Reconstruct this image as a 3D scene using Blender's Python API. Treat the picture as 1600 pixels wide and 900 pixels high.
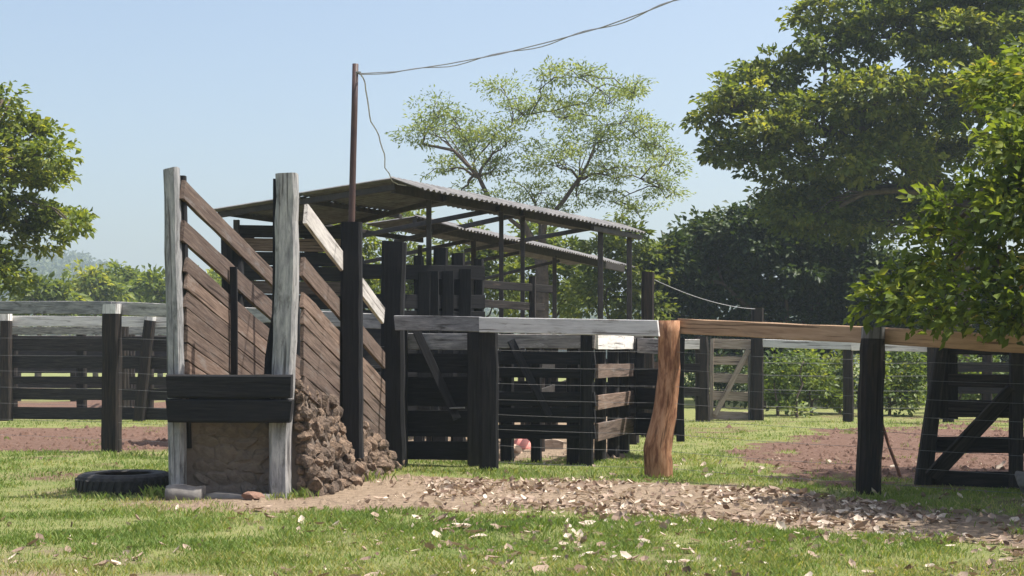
import bpy, math, random
import numpy as np
from mathutils import Vector, Matrix

for o in list(bpy.data.objects):
    bpy.data.objects.remove(o)
SC = bpy.context.scene
COL = SC.collection
RAD = math.radians
rng = np.random.default_rng(7)
random.seed(7)

# ------------------------------------------------------------------ camera, sky, sun, exposure
EYE, FP, HZ = 1.5, 2200.0, 560.0          # eye height, focal length and horizon row in photo pixels (1600x900)
cd = bpy.data.cameras.new('camera')
cam = bpy.data.objects.new('camera', cd)
COL.objects.link(cam)
cam.location = (0, 0, EYE)
cam.rotation_euler = (RAD(90), 0, 0)
cd.sensor_width = 36
cd.lens = 36 * FP / 1600
cd.shift_y = (HZ - 450) / 1600
cd.clip_end = 3000
SC.camera = cam

SUN_EL, SUN_AZ = 64.0, 90.0               # azimuth measured from +Y (view direction) towards +X (right)
world = bpy.data.worlds.new('World')
SC.world = world
world.use_nodes = True
wn = world.node_tree.nodes
bg = wn['Background']
skyt = wn.new('ShaderNodeTexSky')
skyt.sky_type = 'NISHITA'
skyt.sun_disc = False
skyt.sun_elevation = RAD(SUN_EL)
skyt.sun_rotation = RAD(SUN_AZ)
skyt.air_density = 1.0
skyt.dust_density = 4.0
skyt.ozone_density = 0.4
world.node_tree.links.new(skyt.outputs[0], bg.inputs[0])
bg.inputs[1].default_value = 0.112

sd = bpy.data.lights.new('sun', 'SUN')
sd.energy = 4.6
sd.angle = RAD(0.53)
sd.color = (1.0, 0.95, 0.86)
sun = bpy.data.objects.new('sun', sd)
COL.objects.link(sun)
S = Vector((math.cos(RAD(SUN_EL)) * math.sin(RAD(SUN_AZ)), math.cos(RAD(SUN_EL)) * math.cos(RAD(SUN_AZ)), math.sin(RAD(SUN_EL))))
sun.rotation_euler = S.to_track_quat('Z', 'Y').to_euler()
sun.location = (20, 10, 40)

vs = SC.view_settings
vs.view_transform = 'Standard'
vs.look = 'None'
vs.exposure = 0.9
vs.gamma = 1.0
vs.use_curve_mapping = False
SC.cycles.max_bounces = 8
SC.cycles.transparent_max_bounces = 8
SC.cycles.volume_bounces = 1

# ------------------------------------------------------------------ helpers
def at(px, py, D):
    """world point that stands at distance D and is seen at photo pixel px,py"""
    return Vector(((px - 800) / FP * D, D, EYE - (py - HZ) / FP * D))

def gnd(py):
    return EYE * FP / (py - HZ)

def vnoise(x, y, seed=0):
    """smooth value noise on numpy arrays"""
    xi = np.floor(x).astype(np.int64); yi = np.floor(y).astype(np.int64)
    xf = x - xi; yf = y - yi
    def h(a, b):
        n = (a * 374761393 + b * 668265263 + seed * 974634777) & 0x7fffffff
        n = ((n ^ (n >> 13)) * 1274126177) & 0x7fffffff
        n = (n ^ (n >> 16)) & 0x7fffffff
        return (n % 65536) / 65535.0
    u = xf * xf * (3 - 2 * xf); v = yf * yf * (3 - 2 * yf)
    return (h(xi, yi) * (1 - u) + h(xi + 1, yi) * u) * (1 - v) + (h(xi, yi + 1) * (1 - u) + h(xi + 1, yi + 1) * u) * v

def fbm(x, y, s=0, o=3):
    a, t, w = 0.0, 0.0, 1.0
    for k in range(o):
        a = a + w * vnoise(x * 2 ** k, y * 2 ** k, s + k * 17); t += w; w *= .5
    return a / t

def gz(x, y):
    x = np.asarray(x, float); y = np.asarray(y, float)
    return (fbm(x * .7, y * .7, 3, 3) - .5) * .05 * np.clip((60 - y) / 30, 0, 1)

# ------------------------------------------------------------------ materials
MATS = {}
def nt(name):
    m = bpy.data.materials.new(name); m.use_nodes = True
    MATS[name] = m
    return m, m.node_tree.nodes, m.node_tree.links, m.node_tree.nodes['Principled BSDF']

def ramp(n, stops):
    r = n.new('ShaderNodeValToRGB')
    e = r.color_ramp.elements
    while len(e) < len(stops): e.new(.5)
    for el, (p, c) in zip(e, stops):
        el.position = p; el.color = (*c, 1)
    return r

def noise(n, l, vec, scale, detail=4, rough=.6, dist=0.0):
    t = n.new('ShaderNodeTexNoise')
    t.inputs['Scale'].default_value = scale; t.inputs['Detail'].default_value = detail
    t.inputs['Roughness'].default_value = rough; t.inputs['Distortion'].default_value = dist
    if vec is not None: l.new(vec, t.inputs['Vector'])
    return t

def mixc(n, l, fac, a, b, mode='MIX'):
    m = n.new('ShaderNodeMix'); m.data_type = 'RGBA'; m.blend_type = mode
    for s, v in ((m.inputs[0], fac), (m.inputs[6], a), (m.inputs[7], b)):
        if hasattr(v, 'is_output'): l.new(v, s)
        else: s.default_value = v if isinstance(v, (int, float)) else (*v, 1)
    return m.outputs[2]

def wood(name, stops, grain=(1.2, 16, 16), patch=None, patch_lo=.5, rough=.85, bump=.5, gmin=.3, gmax=.7):
    """wood whose grain runs along the piece ('lc' = along, across, across); patch = colour of worn areas"""
    m, n, l, b = nt(name)
    a = n.new('ShaderNodeAttribute'); a.attribute_name = 'lc'
    mp = n.new('ShaderNodeMapping'); mp.inputs['Scale'].default_value = grain
    l.new(a.outputs['Vector'], mp.inputs[0])
    g = noise(n, l, mp.outputs[0], 2.2, 6, .65, .3)
    k = len(stops)
    r = ramp(n, [(gmin + (gmax - gmin) * i / max(1, k - 1), c) for i, c in enumerate(stops)])
    l.new(g.outputs[0], r.inputs[0])
    col = r.outputs[0]
    if patch is not None:
        mp2 = n.new('ShaderNodeMapping'); mp2.inputs['Scale'].default_value = (1.5, 5, 5)
        l.new(a.outputs['Vector'], mp2.inputs[0])
        p = noise(n, l, mp2.outputs[0], 1.6, 7, .7)
        pr = ramp(n, [(patch_lo, (0, 0, 0)), (patch_lo + .12, (1, 1, 1))])
        l.new(p.outputs[0], pr.inputs[0])
        col = mixc(n, l, pr.outputs[0], col, patch)
    mp3 = n.new('ShaderNodeMapping'); mp3.inputs['Scale'].default_value = (.9, 26, 26)
    l.new(a.outputs['Vector'], mp3.inputs[0])
    ck = noise(n, l, mp3.outputs[0], 1.0, 3, .5, .2)
    cr = ramp(n, [(.33, (.35, .33, .32)), (.40, (1, 1, 1))])
    l.new(ck.outputs[0], cr.inputs[0])
    col = mixc(n, l, 1.0, col, cr.outputs[0], 'MULTIPLY')
    oi = n.new('ShaderNodeObjectInfo')
    tone = ramp(n, [(0, (.72, .72, .74)), (.5, (1, 1, 1)), (1, (1.25, 1.2, 1.15))])
    l.new(oi.outputs['Random'], tone.inputs[0])
    col = mixc(n, l, 1.0, col, tone.outputs[0], 'MULTIPLY')
    l.new(col, b.inputs['Base Color'])
    b.inputs['Roughness'].default_value = rough
    b.inputs['Specular IOR Level'].default_value = .25
    bp = n.new('ShaderNodeBump'); bp.inputs['Strength'].default_value = bump; bp.inputs['Distance'].default_value = .012
    l.new(g.outputs[0], bp.inputs['Height']); l.new(bp.outputs[0], b.inputs['Normal'])
    return m

wood('dark_wood', [(.012, .0115, .013), (.024, .022, .022), (.05, .042, .038)], patch=(.085, .062, .05), patch_lo=.62)
wood('tarred_wood', [(.006, .0065, .009), (.010, .0105, .013), (.02, .019, .02)], patch=(.035, .031, .03), patch_lo=.66)
wood('post_wood', [(.012, .011, .012), (.022, .019, .018), (.05, .034, .026)], patch=(.12, .07, .045), patch_lo=.66)
wood('ramp_wood', [(.08, .057, .047), (.14, .10, .08), (.22, .165, .133)], patch=(.185, .16, .145), patch_lo=.55)
wood('faded_white', [(.24, .235, .23), (.37, .36, .355), (.48, .47, .46)], grain=(1.3, 9, 9), patch=(.2, .185, .17), patch_lo=.58, bump=.6)
wood('pale_wood', [(.22, .17, .14), (.34, .28, .23), (.45, .38, .32)], patch=(.25, .2, .16), patch_lo=.58)
wood('grey_wood', [(.10, .095, .095), (.18, .17, .165), (.28, .26, .25)], patch=(.36, .35, .34), patch_lo=.55)
wood('white_paint', [(.40, .39, .385), (.58, .575, .57), (.68, .67, .66)], grain=(1.1, 8, 8), patch=(.24, .215, .195), patch_lo=.57, bump=.5)
wood('worn_white', [(.14, .14, .15), (.27, .27, .275), (.42, .41, .405)], grain=(1.6, 9, 9), patch=(.10, .097, .095), patch_lo=.55, bump=.8)
wood('new_timber', [(.25, .16, .10), (.37, .245, .155), (.46, .32, .215)], grain=(.9, 9, 9), patch=(.27, .19, .13), patch_lo=.55, bump=.4)
wood('log_wood', [(.20, .085, .045), (.40, .20, .105), (.55, .31, .18)], grain=(1.6, 7, 7), patch=(.11, .036, .022), patch_lo=.575, bump=.9, gmin=.36, gmax=.62)

def simple(name, c1, c2, scale=8, rough=.8, bump=.3, metal=0, detail=5, coords='Object', bd=.02, tone=False):
    m, n, l, b = nt(name)
    tc = n.new('ShaderNodeTexCoord')
    t = noise(n, l, tc.outputs[coords], scale, detail, .65)
    r = ramp(n, [(.32, c1), (.68, c2)])
    l.new(t.outputs[0], r.inputs[0]); col = r.outputs[0]
    if tone:
        oi = n.new('ShaderNodeObjectInfo')
        tr_ = ramp(n, [(0, (.5, .5, .52)), (.5, (.9, .87, .85)), (1, (1.35, 1.25, 1.15))])
        l.new(oi.outputs['Random'], tr_.inputs[0])
        col = mixc(n, l, 1.0, col, tr_.outputs[0], 'MULTIPLY')
    l.new(col, b.inputs['Base Color'])
    b.inputs['Roughness'].default_value = rough; b.inputs['Metallic'].default_value = metal
    b.inputs['Specular IOR Level'].default_value = .3
    bp = n.new('ShaderNodeBump'); bp.inputs['Strength'].default_value = bump; bp.inputs['Distance'].default_value = bd
    l.new(t.outputs[0], bp.inputs['Height']); l.new(bp.outputs[0], b.inputs['Normal'])
    return m

simple('wire_steel', (.13, .13, .133), (.21, .21, .215), 20, .7, .1, .3)
simple('cable_grey', (.22, .22, .23), (.32, .32, .33), 20, .7, .1)
simple('cable_pale', (.45, .46, .48), (.6, .6, .6), 20, .7, .1)
simple('pole_paint', (.045, .026, .028), (.085, .05, .042), 3, .55, .15)
simple('roof_sheet', (.09, .088, .092), (.2, .195, .195), 3.5, .9, .2)
simple('steel_dark', (.035, .033, .034), (.07, .06, .058), 9, .6, .15, .3)
simple('tyre_rubber', (.014, .014, .016), (.045, .042, .04), 14, .75, .3)
simple('concrete', (.13, .12, .115), (.22, .205, .19), 7, .95, .5)
simple('bark', (.055, .042, .033), (.13, .10, .08), 6, .95, .8)
simple('bark_pale', (.10, .085, .07), (.2, .17, .14), 5, .95, .7)
simple('stone_brown', (.095, .072, .058), (.28, .212, .162), 3.4, .97, 1.0, bd=.09, detail=9, tone=True)
simple('masonry', (.12, .095, .078), (.21, .168, .135), 3.0, .97, .9, bd=.06, detail=9)
simple('earth_fill', (.10, .073, .055), (.21, .155, .115), 5, .97, 1.0, coords='Generated', bd=.05)
simple('brick_red', (.17, .095, .07), (.26, .16, .12), 10, .95, .6)
simple('pink_plastic', (.62, .22, .19), (.70, .30, .26), 6, .45, .05)
simple('tan_stone', (.48, .34, .25), (.58, .44, .33), 7, .9, .4)
simple('rust_rod', (.16, .07, .045), (.25, .12, .08), 20, .8, .2)
simple('rock_grey', (.13, .12, .115), (.25, .23, .21), 5, .95, .8)

def leafmat(name, dark, mid, lite, trans=.35, rough=.5, spec=.3, tcol=None, special=None):
    m, n, l, b = nt(name)
    a = n.new('ShaderNodeAttribute'); a.attribute_name = 'lv'
    st = [(0, dark), (.5, mid), (.93, lite)]
    if special: st.append((.985, special))
    r = ramp(n, st)
    l.new(a.outputs['Fac'], r.inputs[0])
    l.new(r.outputs[0], b.inputs['Base Color'])
    b.inputs['Roughness'].default_value = rough; b.inputs['Specular IOR Level'].default_value = spec
    t = n.new('ShaderNodeBsdfTranslucent')
    tc = mixc(n, l, 1.0, r.outputs[0], tcol or (1.5, 1.35, .55), 'MULTIPLY')
    l.new(tc, t.inputs['Color'])
    mx = n.new('ShaderNodeMixShader'); mx.inputs[0].default_value = trans
    l.new(b.outputs[0], mx.inputs[1]); l.new(t.outputs[0], mx.inputs[2])
    l.new(mx.outputs[0], n['Material Output'].inputs['Surface'])
    return m

leafmat('leaf_dark', (.055, .09, .018), (.13, .175, .03), (.29, .31, .06), .5)
leafmat('leaf_deep', (.022, .046, .016), (.04, .07, .021), (.08, .11, .03), .3)
leafmat('leaf_near', (.05, .085, .02), (.135, .19, .036), (.29, .32, .07), .52, .6, .2, special=(.42, .22, .05))
leafmat('leaf_left', (.07, .11, .022), (.145, .195, .034), (.28, .30, .055), .52)
leafmat('leaf_airy', (.12, .17, .075), (.19, .25, .10), (.30, .34, .13), .5, .6)
leafmat('leaf_bush', (.06, .10, .03), (.11, .165, .04), (.2, .24, .06), .45)
leafmat('leaf_back', (.07, .105, .025), (.12, .165, .035), (.21, .24, .045), .45)
leafmat('leaf_far', (.045, .065, .03), (.07, .095, .04), (.11, .13, .05), .3, .7)
leafmat('grass_blade', (.10, .165, .04), (.165, .24, .062), (.37, .35, .17), .4, .6, .2)
leafmat('dry_leaf', (.14, .09, .065), (.35, .265, .205), (.64, .56, .46), .15, .8, .2, tcol=(1, .9, .7))

# ground: grass / dirt driven by the painted-in-code 'gm' attribute (r grass, g dry) over world-space noise
m, n, l, b = nt('ground_mix')
tc = n.new('ShaderNodeTexCoord')
a = n.new('ShaderNodeAttribute'); a.attribute_name = 'gm'
sep = n.new('ShaderNodeSeparateColor'); l.new(a.outputs['Color'], sep.inputs[0])
nf = noise(n, l, tc.outputs['Object'], 9, 8, .75)
nm = noise(n, l, tc.outputs['Object'], 1.6, 5, .6)
nv = noise(n, l, tc.outputs['Object'], 38, 4, .7)
rd = ramp(n, [(.28, (.05, .028, .02)), (.48, (.125, .075, .057)), (.72, (.22, .15, .12))])
l.new(nf.outputs[0], rd.inputs[0])
rs = ramp(n, [(.28, (.12, .088, .062)), (.5, (.235, .178, .128)), (.72, (.35, .275, .205))])
l.new(nf.outputs[0], rs.inputs[0])
dirt = mixc(n, l, sep.outputs[1], rd.outputs[0], rs.outputs[0])
rg = ramp(n, [(.28, (.075, .105, .034)), (.5, (.155, .18, .06)), (.75, (.30, .27, .14))])
l.new(nv.outputs[0], rg.inputs[0])
rg2 = ramp(n, [(.3, (.11, .15, .042)), (.7, (.26, .24, .11))])
l.new(nm.outputs[0], rg2.inputs[0])
grass = mixc(n, l, .5, rg.outputs[0], rg2.outputs[0])
ma = n.new('ShaderNodeMath'); ma.operation = 'MULTIPLY_ADD'
l.new(nf.outputs[0], ma.inputs[0]); ma.inputs[1].default_value = .9; ma.inputs[2].default_value = -.45
mb = n.new('ShaderNodeMath'); mb.operation = 'ADD'; mb.use_clamp = True
l.new(sep.outputs[0], mb.inputs[0]); l.new(ma.outputs[0], mb.inputs[1])
rr = ramp(n, [(.35, (0, 0, 0)), (.65, (1, 1, 1))]); l.new(mb.outputs[0], rr.inputs[0])
l.new(mixc(n, l, rr.outputs[0], dirt, grass), b.inputs['Base Color'])
b.inputs['Roughness'].default_value = .95; b.inputs['Specular IOR Level'].default_value = .1
bp = n.new('ShaderNodeBump'); bp.inputs['Strength'].default_value = .9; bp.inputs['Distance'].default_value = .05
l.new(nf.outputs[0], bp.inputs['Height']); l.new(bp.outputs[0], b.inputs['Normal'])

# ------------------------------------------------------------------ object helpers
BASE = {}          # world position of every parent's origin
def tag(o, label=None, cat=None, group=None, kind=None):
    if label: o['label'] = label
    if cat: o['category'] = cat
    if group: o['group'] = group
    if kind: o['kind'] = kind
    return o

def thing(name, label, cat, loc, group=None):
    o = bpy.data.objects.new(name, None); COL.objects.link(o)
    o.empty_display_size = .2
    o.location = loc
    BASE[o.name] = Vector(loc)
    return tag(o, label, cat, group)

def raw_mesh(name, V, F, attrs=None, smooth=False):
    me = bpy.data.meshes.new(name)
    me.from_pydata([tuple(v) for v in V], [], F)
    if attrs:
        for k, arr in attrs.items():
            at_ = me.attributes.new(k, 'FLOAT_VECTOR', 'POINT')
            at_.data.foreach_set('vector', np.asarray(arr, np.float32).ravel())
    if smooth:
        me.polygons.foreach_set('use_smooth', [True] * len(me.polygons))
    me.update()
    return me

def link(name, me, parent=None, mats=(), loc=None):
    o = bpy.data.objects.new(name, me); COL.objects.link(o)
    for mt in mats:
        me.materials.append(MATS[mt])
    if parent is not None: o.parent = parent
    if loc is not None: o.location = loc
    BASE[o.name] = BASE.get(parent.name, Vector()) + Vector(loc or (0, 0, 0)) if parent is not None else Vector(loc or (0, 0, 0))
    return o

def part(name, geo, mat, parent, smooth=False, label=None):
    """geo = dict(V, F, lc, mi) in WORLD coordinates; stored relative to the parent's origin"""
    base = BASE[parent.name] if parent is not None else Vector()
    V = np.asarray(geo['V'], float) - np.array(base)
    me = raw_mesh(name, V, geo['F'], {'lc': geo['lc']} if 'lc' in geo else None, smooth)
    mats = mat if isinstance(mat, (list, tuple)) else (mat,)
    o = link(name, me, parent, mats)
    if 'mi' in geo: me.polygons.foreach_set('material_index', geo['mi'])
    if label: o['label'] = label
    return o

def loft(path, sizes, side, cham=.15, jit=.006, seg=None, capsplit=None, ends=(0, 0)):
    """chamfered rectangular bar along a path. sizes: (w along 'side', h across) per path point.
    seg: number of resampled segments. ends: random slant of end cuts. capsplit: length from the end that takes material 1"""
    P = [Vector(p) for p in path]
    L = [0]
    for i in range(1, len(P)): L.append(L[-1] + (P[i] - P[i - 1]).length)
    T = L[-1]
    if seg is None: seg = max(2, int(T / .45))
    ts = list(np.linspace(0, T, seg + 1))
    if capsplit: ts = sorted(set(ts + [T - capsplit]))
    V, LC, F, MI = [], [], [], []
    side = Vector(side).normalized()
    off = Vector((random.uniform(0, 50), random.uniform(0, 50), random.uniform(0, 50)))
    if len(sizes) == 1: sizes = [sizes[0]] * len(P)
    for q, t in enumerate(ts):
        i = max(k for k in range(len(L)) if L[k] <= t + 1e-9); i = min(i, len(P) - 2)
        f = (t - L[i]) / max(1e-9, L[i + 1] - L[i])
        c = P[i].lerp(P[i + 1], f); d = (P[i + 1] - P[i]).normalized()
        w = sizes[i][0] * (1 - f) + sizes[i + 1][0] * f; h = sizes[i][1] * (1 - f) + sizes[i + 1][1] * f
        s = (side - d * side.dot(d)).normalized(); u = d.cross(s).normalized()
        k = min(w, h) * cham
        a, b_ = w / 2, h / 2
        ring = [(-a + k, -b_), (a - k, -b_), (a, -b_ + k), (a, b_ - k), (a - k, b_), (-a + k, b_), (-a, b_ - k), (-a, -b_ + k)]
        ja, jb = random.uniform(-jit, jit), random.uniform(-jit, jit)
        for (x, y) in ring:
            x2 = x + ja + random.uniform(-jit, jit) * .5; y2 = y + jb * .5 + random.uniform(-jit, jit) * .4
            e = 0
            if q == 0: e = ends[0] * x / max(w, .01)
            if q == len(ts) - 1: e = ends[1] * x / max(w, .01)
            V.append(c + s * x2 + u * y2 + d * e); LC.append(off + Vector((t, x2, y2)))
    R = 8
    for q in range(len(ts) - 1):
        mid = (ts[q] + ts[q + 1]) / 2
        for j in range(R):
            F.append((q * R + j, q * R + (j + 1) % R, (q + 1) * R + (j + 1) % R, (q + 1) * R + j))
            MI.append(1 if capsplit and mid > T - capsplit else 0)
    F.append(tuple(reversed(range(R)))); MI.append(0)
    e0 = (len(ts) - 1) * R
    F.append(tuple(range(e0, e0 + R))); MI.append(1 if capsplit else 0)
    return dict(V=V, F=F, lc=LC, mi=MI)

def tube(path, radii, sides=6, jit=0.0):
    P = [Vector(p) for p in path]
    if not isinstance(radii, (list, tuple)): radii = [radii] * len(P)
    V, LC, F = [], [], []
    t = 0
    prev = None
    for i, p in enumerate(P):
        d = (P[min(i + 1, len(P) - 1)] - P[max(i - 1, 0)]).normalized()
        if prev is None:
            ref = Vector((0, 0, 1)) if abs(d.z) < .9 else Vector((1, 0, 0))
            s = d.cross(ref).normalized()
        else:
            s = (prev - d * prev.dot(d)).normalized()
        prev = s; u = d.cross(s)
        if i: t += (p - P[i - 1]).length
        for j in range(sides):
            a = 2 * math.pi * j / sides; r = radii[i] * (1 + random.uniform(-jit, jit))
            V.append(p + s * math.cos(a) * r + u * math.sin(a) * r)
            LC.append((t, math.cos(a) * radii[i], math.sin(a) * radii[i]))
    for i in range(len(P) - 1):
        for j in range(sides):
            F.append((i * sides + j, i * sides + (j + 1) % sides, (i + 1) * sides + (j + 1) % sides, (i + 1) * sides + j))
    F.append(tuple(reversed(range(sides)))); F.append(tuple(range((len(P) - 1) * sides, len(P) * sides)))
    return dict(V=V, F=F, lc=LC)

def join(geos):
    V, F, LC = [], [], []
    for g in geos:
        o = len(V); V += list(g['V']); LC += list(g['lc']); F += [tuple(i + o for i in f) for f in g['F']]
    return dict(V=V, F=F, lc=LC)

UP = Vector((0, 0, 1))
def hpost(x, y, z1, w, h, parent, mat='post_wood', z0=-.12, lean=(0, 0), cap=None, yaw=0, name='post', label=None, taper=.92, jit=.008):
    side = (math.cos(yaw), math.sin(yaw), 0)
    top = Vector((x + lean[0], y + lean[1], z1)); bot = Vector((x, y, z0))
    g = loft([bot, top], [(w, h), (w * taper, h * taper)], side, cham=.18, jit=jit, seg=6, capsplit=cap, ends=(0, random.uniform(-.02, .02)))
    return part(name, g, (mat, 'white_paint') if cap else mat, parent, label=label)

def plank(p0, p1, h, th, parent, mat='dark_wood', name='board', label=None, jit=.005, ends=None):
    e = ends if ends is not None else (random.uniform(-.03, .03), random.uniform(-.03, .03))
    # vertical height h, thickness th: side axis = 'up' made perpendicular to the run
    g = loft([p0, p1], [(h, th)], UP, cham=.12, jit=jit, ends=e)
    return part(name, g, mat, parent, label=label)

def sag(p0, p1, s=.02, n=8):
    p0, p1 = Vector(p0), Vector(p1)
    return [p0.lerp(p1, i / n) - UP * s * 4 * (i / n) * (1 - i / n) for i in range(n + 1)]
#@@GROUND
# ------------------------------------------------------------------ the ground
def ground_mask(x, y):
    """grass amount, pale-soil amount at ground points (numpy)"""
    yy = np.maximum(y, 2.0)
    px = 800 + FP * x / yy
    py = HZ + FP * EYE / yy
    wob = (fbm(x * .9, y * .9, 11, 3) - .5) + .6 * (fbm(x * 3.1, y * 3.1, 13, 3) - .5)
    g = np.ones_like(x) * .82
    pale = np.zeros_like(x)
    def band(v, lo, hi, soft):
        return np.clip((v - lo) / soft, 0, 1) * np.clip((hi - v) / soft, 0, 1)
    # red strip before the left corral
    d = band(py + wob * 14, 666, 707, 5) * np.clip((330 - px) / 30, 0, 1)
    g = np.minimum(g, 1 - d * 1.0)
    # earth yard behind the right gate
    ex = ((px - 1480) / 330) ** 2 + ((py - 712) / 50) ** 2
    d = np.clip((1.05 - ex + wob * 1.3) * 2.0, 0, 1) * np.clip(1.55 - fbm(x * 1.1, y * 1.1, 19, 4) * 1.1, 0, 1)
    g = np.minimum(g, 1 - d)
    # trodden floor inside the middle corral
    d = band(py + wob * 16, 625, 722, 8) * band(px, 560, 985, 15)
    g = np.minimum(g, 1 - d * 1.0); pale = np.maximum(pale, d)
    # corral floor left, far
    d = band(py + wob * 6, 626, 646, 5) * np.clip((620 - px) / 30, 0, 1)
    g = np.minimum(g, 1 - d)
    # worn track with the fallen leaves
    up = np.interp(px, [430, 520, 600, 800, 1000, 1200, 1400, 1600], [800, 752, 736, 742, 752, 760, 780, 800])
    lo = np.interp(px, [430, 520, 700, 1000, 1300, 1600], [806, 800, 806, 808, 838, 862])
    d = np.clip((py - up + wob * 20) / 10, 0, 1) * np.clip((lo - py + wob * 20) / 14, 0, 1) * np.clip((px - 440) / 50, 0, 1)
    g = np.minimum(g, 1 - d * .95); pale = np.maximum(pale, d)
    # bare foot of the ramp, and dry lower-left lawn
    d = np.clip(1.1 - (((px - 330) / 210) ** 2 + ((py - 788) / 17) ** 2) + wob, 0, 1)
    g = np.minimum(g, 1 - d * .85); pale = np.maximum(pale, d)
    d = np.clip(1.2 - (((px - 90) / 380) ** 2 + ((py - 905) / 70) ** 2) + wob * 1.6, 0, 1)
    g = np.minimum(g, 1 - d * .5); pale = np.maximum(pale, d)
    d = np.clip(1.1 - (((px - 130) / 230) ** 2 + ((py - 770) / 14) ** 2) + wob * 2.0, 0, 1)
    g = np.minimum(g, 1 - d * .45); pale = np.maximum(pale, d)
    g = g - np.clip(fbm(x * .5, y * .5, 29, 3) - .50, 0, 1) * .9 - np.clip(fbm(x * 2.1, y * 2.1, 63, 3) - .5, 0, 1) * .9
    return np.clip(g, 0, 1), np.clip(pale, 0, 1)

def axis(lo, hi, dense_lo, dense_hi, step):
    a = list(np.arange(dense_lo, dense_hi + 1e-6, step))
    s, v = step, dense_hi
    while v < hi:
        s *= 1.25; v += s; a.append(min(v, hi))
    s, v = step, dense_lo
    b_ = []
    while v > lo:
        s *= 1.25; v -= s; b_.append(max(v, lo))
    return np.array(b_[::-1] + a)

gx = axis(-900, 900, -13, 13, .13); gy = axis(-60, 1500, 8, 34, .13)
GX, GY = np.meshgrid(gx, gy)
Z = gz(GX, GY)
nx, ny = len(gx), len(gy)
V = np.stack([GX.ravel(), GY.ravel(), Z.ravel()], 1)
ii = (np.arange(ny - 1)[:, None] * nx + np.arange(nx - 1)[None, :]).ravel()
Fq = np.stack([ii, ii + 1, ii + nx + 1, ii + nx], 1)

def fast_mesh(name, V, Fq, smooth=False):
    me = bpy.data.meshes.new(name)
    k = Fq.shape[1]
    me.vertices.add(len(V)); me.vertices.foreach_set('co', V.astype(np.float32).ravel())
    me.loops.add(Fq.size); me.loops.foreach_set('vertex_index', Fq.astype(np.int32).ravel())
    me.polygons.add(len(Fq)); me.polygons.foreach_set('loop_start', np.arange(0, Fq.size, k, dtype=np.int32))
    if smooth: me.polygons.foreach_set('use_smooth', np.ones(len(Fq), bool))
    me.update(calc_edges=True)
    return me

me = fast_mesh('ground', V, Fq, True)
gm, pale = ground_mask(GX.ravel(), GY.ravel())
ca = me.color_attributes.new('gm', 'FLOAT_COLOR', 'POINT')
ca.data.foreach_set('color', np.stack([gm, pale, gm * 0, gm * 0 + 1], 1).astype(np.float32).ravel())
tag(link('ground', me, None, ('ground_mix',)), kind='structure')

def leaf_quads(C, D, N, L, W, fold=.25, rs=None):
    """diamond leaves: base C, direction D, normal N, length L, width W (numpy arrays) -> verts, tri-pairs"""
    Sd = np.cross(D, N); Sd /= np.linalg.norm(Sd, axis=1, keepdims=True) + 1e-9
    L = np.asarray(L)[:, None]; W = np.asarray(W)[:, None]
    v0 = C; v2 = C + D * L - N * L * .08
    m = C + D * L * .52
    v1 = m - Sd * W * .5 + N * W * fold; v3 = m + Sd * W * .5 + N * W * fold
    V = np.stack([v0, v1, v2, v3], 1).reshape(-1, 3)
    i = np.arange(len(C))[:, None] * 4
    F = np.concatenate([i + np.array([[0, 1, 2]]), i + np.array([[0, 2, 3]])], 1).reshape(-1, 3)
    return V, F

def lv_attr(me, vals, rep=4):
    a_ = me.attributes.new('lv', 'FLOAT', 'POINT')
    a_.data.foreach_set('value', np.repeat(vals, rep).astype(np.float32))

def unit(A):
    return A / (np.linalg.norm(A, axis=1, keepdims=True) + 1e-9)

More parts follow.
